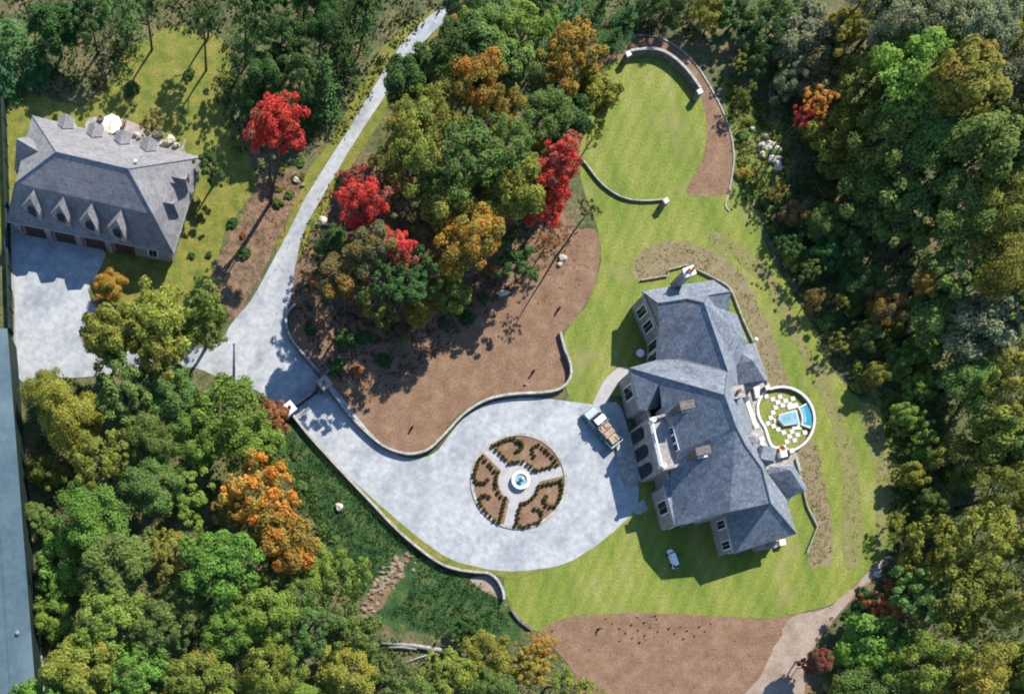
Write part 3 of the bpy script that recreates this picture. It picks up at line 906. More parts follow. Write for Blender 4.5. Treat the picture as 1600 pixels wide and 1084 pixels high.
# ------------------------------------------------------------------ buildings
def roof_mesh(name, verts, faces, m, parent, fascia=None, drop=.28, ridges=None):
    """verts: id -> world Vector; faces: id lists; fascia: ring of ids"""
    ids = list(verts)
    ix = {k: i for i, k in enumerate(ids)}
    mb = MB()
    mb.v = [tuple(verts[k]) for k in ids]
    for f in faces:
        a = [verts[k] for k in f]
        nrm = Vector((0, 0, 0))
        for k in range(len(a)): nrm += a[k].cross(a[(k + 1) % len(a)])
        mb.f.append([ix[k] for k in (f if nrm.z > 0 else f[::-1])])
    o = mb.build(name, m, parent, fix=False)
    if fascia:
        fb = MB()
        n = len(fascia)
        for k in range(n):
            a, b = verts[fascia[k]], verts[fascia[(k + 1) % n]]
            if (a - b).length < .05: continue
            dn = Vector((0, 0, -drop))
            fb.poly([a + dn, b + dn, b + Vector((0, 0, -.01)), a + Vector((0, 0, -.01))])
        fb.build('fascia', M['white_trim'], o, fix=False)
        gb_ = MB()
        for k in range(n):
            a, b = verts[fascia[k]], verts[fascia[(k + 1) % n]]
            if (a - b).length > .6: gb_.tube([a - Vector((0, 0, .1)), b - Vector((0, 0, .1))], .07, 5)
        gb_.build('gutter', M['steel'], o)
    if ridges:
        rb_ = MB()
        for a, b in ridges: rb_.tube([verts[a] + Vector((0, 0, .02)), verts[b] + Vector((0, 0, .02))], .10, 6)
        rb_.build('ridge_cap', M['ridge'], o)
    return o


def wall_ring(parent, ring, m, ins=.45, name='wall'):
    """ring: world eave vertices in order; walls from the ground up to the eaves"""
    q = inset([(v.x, v.y) for v in ring], ins)
    mb = MB()
    n = len(ring)
    for k in range(n):
        j = (k + 1) % n
        a, b = q[k], q[j]
        mb.poly([(a[0], a[1], 0), (b[0], b[1], 0), (b[0], b[1], ring[j].z - .06), (a[0], a[1], ring[k].z - .06)])
    mb.build(name, m, parent)
    return q


def wall_box(mb, a, b, t, w_, z0, z1, out_, th):
    """a slab on the wall a->b, centred at fraction t"""
    a, b = Vector(a[:2]), Vector(b[:2])
    d = (b - a).normalized()
    c = a + (b - a) * t + out_ * th / 2
    mb.box((c.x, c.y, z0), (w_, th, z1 - z0), math.atan2(d.y, d.x))


def window(parent, a, b, t, w_, z0, z1, out_, name='window', m='glass'):
    f = MB()
    wall_box(f, a, b, t, w_ + .3, z0 - .15, z1 + .15, out_, .10)
    f = f.build(name, M['white_trim'], parent)
    p = MB()
    for s_ in (-.25, .25):
        dd = (Vector(b[:2]) - Vector(a[:2]))
        wall_box(p, a, b, t + s_ * w_ / dd.length, w_ / 2 - .06, z0, z1, out_, .14)
    p.build('pane', M[m], f)


def outward(a, b, ring):
    a, b = Vector(a[:2]), Vector(b[:2])
    d = (b - a).normalized()
    n = Vector((d.y, -d.x))
    mid = (a + b) / 2 + n * .3
    return -n if inside(mid.x, mid.y, [(r[0], r[1]) for r in ring]) else n


def onplane(px, py, a, b, c):
    n = (b - a).cross(c - a)
    p0, p1 = P(px, py, 0), P(px, py, 20)
    d = p1 - p0
    t = (a - p0).dot(n) / d.dot(n)
    return p0 + d * t

# ---- the garage house with four dormers each side
gar = empty('garage_house', P(150, 300), 'grey slate roofed garage house with rows of gabled dormers beside the paved court', 'house')
GV = {'a': P(50.3, 180.8, 3.6), 'd': P(317, 246.4, 3.6), 'e': P(271, 396, 3.6), 'f': P(11, 346, 3.6), 'b': P(87.5, 237.7, 11), 'c': P(200, 264, 11), 'm1': P(24, 286, 8.2), 'm2': P(238.5, 335, 8.2)}
roof_mesh('roof', GV, [['b', 'm1', 'm2', 'c'], ['m1', 'f', 'e', 'm2'], ['b', 'c', 'd', 'a'], ['c', 'm2', 'd'], ['m2', 'e', 'd'], ['b', 'a', 'm1'], ['a', 'f', 'm1']], M['garage_slate'], gar, ['a', 'd', 'e', 'f'], ridges=[('b', 'c'), ('b', 'a'), ('c', 'd'), ('c', 'm2'), ('m2', 'e'), ('b', 'm1'), ('m1', 'f')])
gq = wall_ring(gar, [GV['a'], GV['d'], GV['e'], GV['f']], M['house_stone'], .5)
for k in range(4):
    for s_ in (0, 1):
        pass
o_s = outward(gq[2], gq[3], gq)
for k in range(4):
    t = .30 + .19 * k
    dmb = MB(); wall_box(dmb, gq[2], gq[3], t, 3.0, .02, 2.7, o_s, .08)
    dr = dmb.build('garage_door', M['door_timber'], gar)
    l = MB()
    for z in (.6, 1.3, 2.0): wall_box(l, gq[2], gq[3], t, 2.8, z, z + .06, o_s, .11)
    l.build('door_rail', M['dark_opening'], dr)
    tm = MB(); wall_box(tm, gq[2], gq[3], t + .095, .7, 0, 3.0, o_s, .35); tm.build('pier', M['house_stone'], gar)
window(gar, gq[2], gq[3], .12, 1.3, 1.0, 2.6, o_s)
o_e = outward(gq[1], gq[2], gq)
for t in (.25, .5, .75): window(gar, gq[1], gq[2], t, 1.3, 1.0, 2.6, o_e)
o_n = outward(gq[0], gq[1], gq)
for k in range(6): window(gar, gq[0], gq[1], .1 + .16 * k, 1.3, .6, 2.7, o_n)
# gabled dormers on the steep front slope
for (px, py), (fx, fy), (rbx, rby), (rfx, rfy), (lfx, lfy) in (
        ((53.6, 293.4), (47, 310), (66.7, 316), (62, 337), (33, 323)), ((99.5, 304.4), (92.5, 321), (112, 326.5), (107.5, 347.5), (79, 334)),
        ((143.3, 316.4), (136.5, 332.5), (155.5, 338), (152, 360), (124, 346)), ((189, 327.4), (182, 344), (198.5, 349), (195, 371.5), (167, 357))):
    hr, he = 8.0, 6.2
    dd = {'p': P(px, py, hr), 'f': P(fx, fy, hr), 'rb': P(rbx, rby, he + .3), 'rf': P(rfx, rfy, he), 'lf': P(lfx, lfy, he)}
    dd['lb'] = dd['lf'] + (dd['rb'] - dd['rf'])
    dr = MB()
    for f in (('p', 'f', 'rf', 'rb'), ('p', 'lb', 'lf', 'f')): dr.poly([dd[k] for k in f])
    dob = dr.build('dormer', M['garage_slate'], gar)
    back = (dd['p'] - dd['f']) * .12
    fr = MB()
    a, b, c_ = dd['lf'] + back, dd['rf'] + back, dd['f'] + back
    fr.poly([a + Vector((0, 0, -1.8)), b + Vector((0, 0, -1.8)), b + Vector((0, 0, -.06)), c_ + Vector((0, 0, -.1)), a + Vector((0, 0, -.06))])
    for s0, s1 in ((b, dd['rb']), (a, dd['lb'])):
        fr.poly([s0 + Vector((0, 0, -1.8)), s1 + Vector((0, 0, -1.8)), s1 + Vector((0, 0, -.08)), s0 + Vector((0, 0, -.08))])
    fr.build('dormer_wall', M['stone_grey'], dob, fix=False)
    wn = MB()
    ou = (dd['f'] - dd['p']).normalized()
    mm, dx = (a + b) / 2 + ou * .04, (b - a).normalized()
    wn.poly([mm - dx * .65 + Vector((0, 0, -1.3)), mm + dx * .65 + Vector((0, 0, -1.3)), mm + dx * .65 + Vector((0, 0, .15)), mm + Vector((0, 0, .75)), mm - dx * .65 + Vector((0, 0, .15))])
    wn.build('window', M['glass'], dob, fix=False)
# box dormers along the far eave
gu = (GV['d'] - GV['a']); gu.z = 0; gu.normalize()
gn = Vector((-gu.y, gu.x, 0))
for x, y in ((104, 192), (149, 205), (192, 216), (233, 227)):
    v = onplane(x, y + 5, GV['a'], GV['d'], GV['b']) + Vector((0, 0, .25))
    dob = MB()
    rg0, rg1 = v - gn * 1.35 + Vector((0, 0, 1.0)), v + gn * 1.0 + Vector((0, 0, 1.0))
    l0, l1, r0_, r1_ = v - gu * 1.25 - gn * .35 + Vector((0, 0, .2)), v - gu * 1.25 + gn * 1.0 + Vector((0, 0, .2)), v + gu * 1.25 - gn * .35 + Vector((0, 0, .2)), v + gu * 1.25 + gn * 1.0 + Vector((0, 0, .2))
    dob.poly([rg0, rg1, l1, l0]).poly([rg0, r0_, r1_, rg1])
    do_ = dob.build('dormer', M['garage_slate'], gar)
    fr = MB()
    dn = Vector((0, 0, -2.3))
    ins_ = .12
    L0, L1, R0, R1 = l0 + gu * ins_, l1 + gu * ins_ - gn * .15, r0_ - gu * ins_, r1_ - gu * ins_ - gn * .15
    fr.poly([L0 + dn, L1 + dn, L1, L0]).poly([R0 + dn, R1 + dn, R1, R0]).poly([L1 + dn, R1 + dn, R1, rg1 - gn * .15 + Vector((0, 0, -.1)), L1])
    fr.build('dormer_wall', M['white_trim'], do_, fix=False)
# side dormers on the sunny end
for (ax, ay), (bx, by), (s0x, s0y), (s1x, s1y) in (((267, 276), (290, 280.5), (289, 312), (294.5, 300)), ((250.5, 315), (271.5, 319), (274.6, 353.6), (280, 340))):
    hr = 7.4
    A, B = P(ax, ay, hr), P(bx, by, hr - .1)
    S0, S1 = P(s0x, s0y, 4.3), P(s1x, s1y, 4.6)
    dv = (B - A); dv.z = 0; dv.normalize()
    nn = Vector((-dv.y, dv.x, 0))
    q = MB()
    q.poly([A, S0, S1, B])
    N1 = B + nn * 1.7 + Vector((0, 0, -1.6)); N0 = A + nn * .6 + Vector((0, 0, -.9)) + dv * 1.2
    q.poly([A, B, N1, N0])
    do_ = q.build('dormer', M['garage_slate'], gar)
    w2 = MB()
    w2.poly([S1 - dv * .2 + Vector((0, 0, -1)), N1 - dv * .2 + Vector((0, 0, -3.2)), N1 - dv * .2 + Vector((0, 0, -.1)), B - dv * .2 + Vector((0, 0, -.1)), S1 - dv * .2 + Vector((0, 0, -.05))])
    w2.build('dormer_wall', M['house_stone'], do_, fix=False)
# west cross gable
A, B = P(65.6, 240, 8.4), P(26, 217, 8.4)
q = MB()
q.poly([A, B, P(33, 231, 6.6)]).poly([A, P(33, 231, 6.6), B])
q = MB()
dv = (B - A); dv.z = 0; dv.normalize(); nn = Vector((dv.y, -dv.x, 0))
NE_, SE_ = B + nn * 2.2 + Vector((0, 0, -2.2)), B - nn * 2.6 + Vector((0, 0, -3.6))
q.poly([A, B, NE_, A + dv * 1.8 + nn * 1.7 + Vector((0, 0, -1.6))]).poly([A, A + dv * .4 - nn * 1.5 + Vector((0, 0, -2.1)), SE_, B])
do_ = q.build('dormer', M['garage_slate'], gar)
w2 = MB(); w2.poly([NE_ - dv * .3 + Vector((0, 0, -3)), SE_ - dv * .3 + Vector((0, 0, -2)), SE_ - dv * .3, B - dv * .3 + Vector((0, 0, -.1)), NE_ - dv * .3]); w2.build('dormer_wall', M['house_stone'], do_, fix=False)
v = P(212, 252.5, 9.6); MB().tube([v - Vector((0, 0, .8)), v + Vector((0, 0, .25))], .22, 10).build('roof_vent', M['white_trim'], gar)
v = P(170, 280, 9.5); MB().tube([v - Vector((0, 0, .9)), v + Vector((0, 0, .3))], .18, 8).build('roof_vent', M['steel'], gar)

# ---- the big stone house
hs = empty('stone_house', P(1090, 640), 'large rambling stone mansion with blue grey slate roofs and tall chimneys', 'house')
V = {}
for k, x, y, h in (('A', 1003.3, 454.7, 4.5), ('B', 1114.6, 437.6, 4.5), ('C', 1141.4, 455.5, 6.9), ('D', 1106.5, 461.2, 7.4), ('E', 1139, 493, 4.5), ('Ev', 1124, 487, 5.8), ('F', 1028.5, 473.4, 6.9), ('G', 1072.4, 466.9, 6.9), ('H', 1100, 473.4, 9.2),
                   ('s', 1030, 516, 4.5), ('J', 1029, 562, 4.5), ('M', 1061, 561, 5.8), ('K', 1137, 580, 9.2), ('e1', 1152, 491, 4.5), ('e2', 1168, 535, 4.5), ('e3', 1150, 572, 4.5),
                   ('L', 984, 575, 4.5), ('O', 999, 640, 4.5), ('O2', 1012, 641, 4.5), ('N2', 1132, 617, 11.5), ('S1', 1150, 667, 11.5), ('S2', 1165, 696, 11.5), ('S3', 1190, 731, 11.5),
                   ('g1', 1153, 600, 4.5), ('g2', 1162, 628, 4.5), ('g3', 1179, 681, 4.5), ('g4', 1195, 723, 4.5), ('g5', 1199, 739, 4.5), ('g6', 1229, 780, 4.5), ('g7', 1244, 833, 4.5),
                   ('w2', 1147.5, 864, 4.5), ('w1', 1133, 806, 4.5), ('SW', 1054.7, 822, 4.5), ('W2', 1037, 757, 4.5), ('W1', 1046, 749, 4.5), ('T1', 1204, 786, 9.8)):
    V[k] = P(x, y, h)


WP = (V['L'], V['SW'], V['S1'])
for k, x, y in (('X', 1140, 799), ('R', 1030, 599), ('Qp', 1034, 637), ('NA', 1052, 662), ('NB', 1062.5, 705)): V[k] = onplane(x, y, *WP)
V['Q'] = P(1034, 637, V['Qp'].z - 2.6)
HF = [['A', 'F', 'G'], ['A', 'G', 'B'], ['B', 'G', 'D'], ['G', 'H', 'D'], ['B', 'D', 'C'], ['D', 'C', 'E', 'Ev'], ['F', 's', 'G'], ['H', 'G', 's'], ['H', 's', 'J'], ['H', 'J', 'M'], ['H', 'M', 'K'],
      ['H', 'K', 'e3'], ['H', 'e3', 'e2'], ['H', 'e2', 'e1'], ['H', 'e1', 'Ev'], ['H', 'Ev', 'D'],
      ['N2', 'L', 'J'], ['N2', 'J', 'M'], ['N2', 'M', 'K'], ['K', 'e3', 'g1'], ['K', 'g1', 'N2'],
      ['N2', 'g1', 'g2'], ['N2', 'g2', 'S1'], ['S1', 'g2', 'g3'], ['S1', 'g3', 'S2'], ['S2', 'g3', 'g4'], ['S2', 'g4', 'S3'], ['S3', 'g4', 'g5'], ['S3', 'g5', 'T1'], ['T1', 'g5', 'g6'], ['T1', 'g6', 'g7'],
      ['L', 'O', 'R'], ['O', 'O2', 'R'], ['R', 'O2', 'Q'], ['L', 'R', 'N2'], ['R', 'Qp', 'N2'], ['N2', 'Qp', 'NA'], ['N2', 'NA', 'S1'], ['NA', 'NB', 'S1'], ['NB', 'W1', 'S1'], ['W1', 'W2', 'SW'], ['W1', 'SW', 'S1'], ['SW', 'X', 'S1'], ['S1', 'X', 'S2'], ['S2', 'X', 'S3'],
      ['S3', 'X', 'T1'], ['X', 'w1', 'T1'], ['w1', 'w2', 'T1'], ['T1', 'w2', 'g7']]
HR = ['A', 's', 'J', 'L', 'O', 'O2', 'W1', 'W2', 'SW', 'X', 'w1', 'w2', 'g7', 'g6', 'g5', 'g4', 'g3', 'g2', 'g1', 'e3', 'e2', 'e1', 'E', 'B']
roof_mesh('roof', V, HF, M['slate'], hs, HR, ridges=[('F', 'G'), ('G', 'H'), ('H', 'K'), ('H', 'D'), ('D', 'C'), ('L', 'N2'), ('N2', 'S1'), ('S1', 'S2'), ('S2', 'S3'), ('S3', 'T1'), ('T1', 'w2'), ('T1', 'g7'), ('K', 'N2')])
for a, b in (('M', 'K'), ('X', 'S3'), ('G', 's'), ('D', 'Ev')):
    MB().tube([V[a] + Vector((0, 0, .03)), V[b] + Vector((0, 0, .03))], .06, 5).build('valley_flashing', M['steel'], hs)
hq = wall_ring(hs, [V[k] for k in HR], M['house_stone'], .3)
hidx = {k: i for i, k in enumerate(HR)}
# gable ends
for tri in (('A', 's', 'F'), ('B', 'E', 'C')):
    a, b, c_ = (V[k] for k in tri)
    mid_ = (a + b) / 2
    ins_ = (Vector((V['H'].x, V['H'].y, 0)) - Vector((mid_.x, mid_.y, 0))).normalized() * .35
    gm = MB()
    gm.poly([a + ins_ - Vector((0, 0, .08)), b + ins_ - Vector((0, 0, .08)), c_ + ins_ - Vector((0, 0, .12))])
    gm.build('gable_wall', M['house_stone'], hs, fix=False)
for a, b, items in (('L', 'O', [(.45, 1.9, 1.2, 3.4)]), ('W2', 'SW', [(.48, 1.9, 1.2, 3.4)]), ('w1', 'w2', [(.22, 1.2, 1.8, 3.6), (.78, 1.2, 1.8, 3.6)]), ('s', 'J', [(.3, 1.4, 1, 3.4), (.7, 1.4, 1, 3.4)]), ('A', 's', [(.3, 1.3, 1, 3.3), (.7, 1.3, 1, 3.3)]),
                    ('SW', 'X', [(.3, 1.5, 1, 3.2), (.65, 1.5, 1, 3.2)]), ('w2', 'g7', [(.2, 1.3, 1, 3.2), (.5, 1.3, 1, 3.2), (.8, 1.3, 1, 3.2)]), ('B', 'A', [(.25, 1.4, 1, 3.2), (.75, 1.4, 1, 3.2)]), ('g3', 'g2', [(.25, 1.5, .8, 3.4), (.75, 1.5, .8, 3.4)]), ('g7', 'g6', [(.5, 1.5, 1, 3.2)]), ('g6', 'g5', [(.5, 1.5, 1, 3.2)])):
    i = hidx[a]
    j = hidx[b]
    if (i + 1) % len(HR) != j: i, j = j, i
    o_ = outward(hq[i], hq[j], hq)
    for t, w_, z0, z1 in items: window(hs, hq[i], hq[j], t, w_, z0, z1, o_)

# east annexes with low hipped slate roofs
for nm, pv, fcs, rg_ in (
        ('annex_roof', {'a': P(1143, 541, 3.7), 'b': P(1178, 537, 3.5), 'c': P(1176, 563, 5.3), 'd': P(1141, 571, 3.7), 'e': P(1195.5, 594, 5.3), 'f': P(1174.5, 605.5, 3.7), 'g': P(1152, 600, 3.7), 'h': P(1200, 593, 3.5)},
         [['a', 'd', 'c', 'b'], ['d', 'g', 'f', 'e', 'c'], ['c', 'e', 'h', 'b'], ['e', 'f', 'h']], ['a', 'b', 'h', 'f', 'g', 'd']),
        ('annex_roof', {'d': P(1200, 741, 3.7), 'c': P(1235, 733.6, 5.3), 'e': P(1257, 767, 5.3), 'f': P(1228, 778.5, 3.7), 'b': P(1240, 727, 3.5), 'h': P(1263, 765, 3.5), 'a': P(1204, 728, 3.7)},
         [['a', 'd', 'c', 'b'], ['d', 'f', 'e', 'c'], ['c', 'e', 'h', 'b'], ['e', 'f', 'h']], ['a', 'b', 'h', 'f', 'd'])):
    roof_mesh(nm, pv, fcs, M['slate'], hs, rg_, .22)
    wall_ring(hs, [pv[k] for k in rg_], M['house_stone'], .25, 'annex_wall')

# chimneys
def chimney(base, top, sx, sy, rz, m, cap, pots=2, z0=4.0, label=None):
    tx, ty, th = top
    v = P(tx, ty, th)
    c_ = MB(); c_.box((v.x, v.y, z0), (sx, sy, th - z0 - .25), rz)
    cb = c_.build('chimney', m, hs)
    k = MB(); k.box((v.x, v.y, th - .25), (sx + .35, sy + .35, .25), rz); k.build('chimney_cap', cap, cb)
    ca, sa = math.cos(rz), math.sin(rz)
    for i in range(pots):
        t = (i - (pots - 1) / 2) * .75
        p = MB(); p.lathe((v.x + t * ca, v.y + t * sa, th), [(.26, 0), (.22, .5), (.27, .55), (.2, .6), (.18, .2)], 12)
        p.build('chimney_pot', M['terracotta'], cb, smooth=True)
chimney(None, (1077.5, 423.5, 8.2), 1.35, 1.0, .35, M['stone_grey'], M['white_trim'], 2, 4.2)
for cx0, cy0 in ((1074, 632), (1099, 703.5)):
    hz = onplane(cx0 - 5, cy0 + 6, *WP).z
    chimney(None, (cx0, cy0, hz + 1.7), 1.8, .9, .2, M['brick'], M['brick'], 0, hz - 1.5)
for x, y, r in ((1074.5, 641.5, .2), (1099, 713.5, .2)):
    v = onplane(x, y, *WP); MB().box((v.x, v.y, v.z - .1), (1.7, .22, .25), r).build('chimney_ledge', M['white_trim'], hs)
chimney(None, (1153, 612, 8.6), 1.7, 1.5, .2, M['stone_grey'], M['stone_grey'], 1, 3)
v = P(1178, 682, 8.2)
MB().lathe((v.x, v.y, 3.5), [(.8, 0), (.8, 4.4), (.95, 4.45), (.95, 4.6), (.1, 5.0)], 6).build('turret', M['stone_grey'], hs)
v = P(1200, 709, 6.6)
MB().box((v.x, v.y, 0), (2.3, 2.2, 6.4), -.2).build('stair_tower', M['house_stone'], hs)
MB().box((v.x, v.y, 6.4), (2.5, 2.4, .35), -.2, .8).build('tower_roof', M['slate'], hs)

# entrance block with upper terrace
TH = 5.6
ec = [P(1010, 655, TH), P(1042, 646, TH), P(1070, 728, TH), P(1029, 738, TH)]
em = MB(); em.prism([(p.x, p.y) for p in ec], 0, TH); em.build('entrance_block', M['house_stone'], hs)
ou = (ec[0] - ec[1]); ou.z = 0; ou.normalize()
al = (ec[3] - ec[0]); Lf = al.length; al = al.normalized()
for k in range(3):
    t = (k + .5) / 3
    c_ = ec[0] + al * Lf * t + ou * .06
    pts = [(-.95, .4), (.95, .4), (.95, 3.4)] + [(.95 * math.cos(R(a)), 3.4 + .95 * math.sin(R(a))) for a in range(15, 180, 15)] + [(-.95, 3.4)]
    q = MB(); q.poly([Vector((c_.x, c_.y, 0)) + al * x + Vector((0, 0, z)) for x, z in pts]); q.build('arched_window', M['glass'], hs, fix=False)
pm = MB(); pm.prism([(p.x, p.y) for p in (ec[0] + ou * 2.6 + al * .3, ec[0] + al * .3, ec[3] - al * .3, ec[3] + ou * 2.6 - al * .3)], 0, .5); pm.build('entrance_step', M['stone_cap'], hs)
rb = MB()
i0, i1 = ec[0] - ou * .35 + al * .6, ec[3] - ou * .35 - al * .6
ln = (i1 - i0).length; rz = math.atan2(al.y, al.x); c_ = (i0 + i1) / 2
rb.box((c_.x, c_.y, TH + .7), (ln, .22, .12), rz); rb.box((c_.x, c_.y, TH), (ln, .24, .14), rz)
for k in range(22):
    q = i0 + al * ln * (k + .5) / 22
    rb.box((q.x, q.y, TH + .14), (.14, .14, .62), rz)
bal = rb.build('balustrade', M['white_trim'], hs)
for q in (i0, i1):
    u = MB(); u.lathe((q.x, q.y, TH), [(.3, 0), (.3, .8), (.36, .82), (.36, .95), (.15, 1.0), (.34, 1.3), (.36, 1.38), (.28, 1.38), (.15, 1.2)], 14); u.build('urn_post', M['white_trim'], bal, smooth=False)
for a_, b_ in ((ec[0], ec[1]), (ec[3], ec[2])):
    q = MB(); dd = (b_ - a_); m_ = (a_ + b_) / 2 - (al * .25 if a_ is ec[3] else al * -.25)
    q.box((m_.x, m_.y, TH), (dd.length, .4, .7), math.atan2(dd.y, dd.x)); q.build('parapet', M['house_stone'], hs)
q = MB()
for a_, b_ in (('Qp', 'NA'), ('NA', 'NB'), ('NB', 'W1')):
    lo = lambda v: Vector((v.x, v.y, min(v.z, 4.2)))
    q.poly([lo(V[a_]), lo(V[b_]), V[b_] - Vector((0, 0, .03)), V[a_] - Vector((0, 0, .03))])
q.build('loggia_wall', M['stone_grey'], hs, fix=False)
a_, b_ = V['NA'], V['NB']
o_ = Vector((ou.x, ou.y))
for t in (.2, .5, .8): window(hs, a_, b_, t, .9, TH + .02, V['NA'].z - .25, o_, 'terrace_door')


# ---- east terrace and round pool garden
PC = P(1222, 655)
sheet('terrace', [(1152, 600), (1174, 596), (1202, 598), (1204, 606), (1192, 618), (1184, 630), (1184, 645), (1188, 654), (1196, 668), (1203, 690), (1210, 697), (1226, 697), (1244, 706), (1252, 735), (1236, 735), (1200, 742), (1192, 720), (1177, 680), (1162, 628)], 0.060, M['stone_cap'], 0)
for pts, lb in (([(1166, 622), (1181, 666)], 'long white balustrade on the terrace between the mansion and the round lawn'), ([(1189, 686), (1197, 708)], 'short white balustrade on the terrace beside the square stair tower')):
    a_, b_ = P(*pts[0], 1.2), P(*pts[1], 1.2)
    dd = b_ - a_; rz = math.atan2(dd.y, dd.x); c_ = (a_ + b_) / 2
    bl = empty('terrace_balustrade', (c_.x, c_.y, .06), lb, 'balustrade')
    q = MB(); q.box((c_.x, c_.y, 1.02), (dd.length, .55, .18), rz); q.build('rail', M['white_trim'], bl)
    q = MB()
    for k in range(int(dd.length / .3)):
        p = a_ + dd * (k + .5) / int(dd.length / .3)
        q.box((p.x, p.y, .06), (.14, .14, .96), rz)
    q.build('balusters', M['white_trim'], bl)
    for p in (a_, b_):
        q = MB(); q.box((p.x, p.y, .06), (.6, .6, 1.3), rz); q.build('post', M['white_trim'], bl)
kerb([(1203, 606), (1192, 616), (1185, 630), (1185, 645), (1189, 656), (1196, 668), (1201, 684), (1206, 695), (1214, 699), (1228, 696)], .3, .3, 'cream edging kerb between the terrace paving and the round lawn', 'white_trim')
arc = [(PC.x / S + 800 + 51 * math.cos(R(a)), 542 - PC.y / S + 51 * math.sin(R(a))) for a in range(-112, 72, 6)]
stone_wall(arc, .34, .6, 'curved white topped wall around the outer side of the round pool lawn', cap=.12, over=.04, capm='white_stone', n=2)
for (x, y), lb in (((1202, 604), 'white end pier at the upper end of the round pool wall'), ((1240, 703), 'white end pier at the lower end of the round pool wall')):
    v = P(x, y, 1.3)
    r_ = empty('wall_pier', (v.x, v.y, 0), lb, 'pier')
    MB().box((v.x, v.y, 0), (.7, .7, .85), .3).build('pier_shaft', M['stone_wall'], r_)
    MB().box((v.x, v.y, .85), (.8, .8, .12), .3, .85).build('pier_cap', M['white_stone'], r_)
def pc(px_list, z0, z1, m, name, parent):
    q = MB(); q.prism([(P(x, y, z1).x, P(x, y, z1).y) for x, y in px_list], z0, z1); return q.build(name, m, parent)
def pa_(r, a): return (1222 + r * math.cos(R(a)), 655 + r * math.sin(R(a)))
v = P(1258, 647)
pool = empty('pool', (v.x, v.y, 0), 'curved deep blue pool against the outer wall of the round lawn', 'pool')
seg = [pa_(47, a) for a in range(-34, 19, 4)] + [pa_(31, a) for a in range(16, -37, -4)]
pc(seg, .03, .35, M['white_stone'], 'pool_rim', pool)
sg2 = [pa_(46, a) for a in range(-31, 16, 4)] + [pa_(33.5, a) for a in range(12, -34, -4)]
pc(sg2, .355, .37, M['water'], 'pool_water', pool)
sg3 = [pa_(38, a) for a in range(-28, 12, 4)] + [pa_(33.8, a) for a in range(10, -31, -4)]
pc(sg3, .375, .385, M['spa_water'], 'shallow_shelf', pool)
v = P(1232, 655)
spa = empty('hot_tub', (v.x, v.y, 0), 'pale blue wedge shaped spa pool in the middle of the round lawn', 'pool')
hx = [(1218, 647), (1245, 640), (1250, 661), (1226, 665), (1216.5, 654)]
pc(hx, .03, .5, M['white_stone'], 'spa_rim', spa)
cx_ = sum(x for x, y in hx) / 5; cy_ = sum(y for x, y in hx) / 5
pc([(cx_ + (x - cx_) * .88, cy_ + (y - cy_) * .84) for x, y in hx], .505, .52, M['spa_water'], 'spa_water', spa)
q = MB(); vv = P(1230, 654); q.lathe((vv.x, vv.y, .525), [(.3, 0), (.3, .03)], 14); q.build('drain_cover', M['steel'], spa)
STN = [(1197, 619.4), (1207, 624), (1218.4, 620.3), (1214.9, 628.6), (1227, 626.5), (1238.5, 623), (1211.4, 637), (1222.7, 633.5), (1234, 631.7), (1207.4, 644.9), (1204, 652.7), (1199.5, 661.5), (1212, 657.6), (1208, 666), (1215.5, 671), (1224, 676), (1236.8, 674.5), (1233, 682), (1245.6, 679.5), (1257, 676), (1241, 688), (1229, 690), (1193, 610)]
for x, y in STN:
    v = P(x, y); q = MB(); q.box((v.x, v.y, .02), (.68, .68, .09), .28 + rng.uniform(-.04, .04)); o = q.build('stepping_stone', M['white_stone'])
    tag(o, 'square white stepping stone set chequerwise in the round pool lawn', 'stepping stone', 'white stepping stones in the round lawn')
for pl_, lb in (([(1228, 633), (1245, 629), (1248, 636), (1231, 641)], 'white paving slab above the wedge shaped spa pool'), ([(1236, 665), (1250, 661.5), (1252, 671), (1238, 672)], 'white paving slab below the wedge shaped spa pool')):
    q = MB(); q.prism([(P(x, y).x, P(x, y).y) for x, y in pl_], .02, .13); tag(q.build('paving_slab', M['white_stone']), lb, 'paving slab')
v = P(1176, 614); q = MB(); q.prism([(P(x, y).x, P(x, y).y) for x, y in ((1174, 607), (1184, 604), (1184, 622), (1178, 624))], .07, .5); tag(q.build('garden_bench', M['white_stone']), 'white stone block seat in the corner of the terrace by the annex', 'bench')
for x, y, sx, sy, lb, h in ((1232, 777, .9, .8, 'white cabinet standing at the grass corner of the lower annex', 1.0), (1223, 847, .9, .8, 'white cabinet standing on the grass by the lowest corner of the mansion', 1.0), (1225, 709, 1.0, .9, 'white stone box on the terrace below the round lawn', .8)):
    v = P(x, y, h)
    r_ = empty('utility_cabinet', (v.x, v.y, 0), lb, 'cabinet')
    MB().box((v.x, v.y, 0), (sx, sy, h - .08), .2).build('cabinet_body', M['white_metal'], r_)
    MB().box((v.x, v.y, h - .08), (sx + .12, sy + .12, .08), .2, .9).build('cabinet_lid', M['white_trim'], r_)
v = P(1222, 701, .6); q = MB(); q.lathe((v.x, v.y, .06), [(.35, 0), (.5, .5), (.55, .55), (.45, .55), (.4, .3)], 14); tag(q.build('plant_pot', M['terracotta'], smooth=True), 'terracotta pot on the terrace edge under the round lawn', 'pot')
for x, y, lb in ((1189, 852, 'grey stone buttress block nearest the shadowed lower wall of the mansion'), (1207, 850, 'grey stone buttress block between the other block and the white cabinet')):
    v = P(x, y, 1.4); q = MB(); q.box((v.x, v.y, 0), (1.0, 1.1, 1.4), .25); q.box((v.x, v.y, 1.4), (1.2, 1.3, .12), .25, .9); tag(q.build('stone_buttress', M['house_stone']), lb, 'stone block')
v = P(1170, 530, .8)
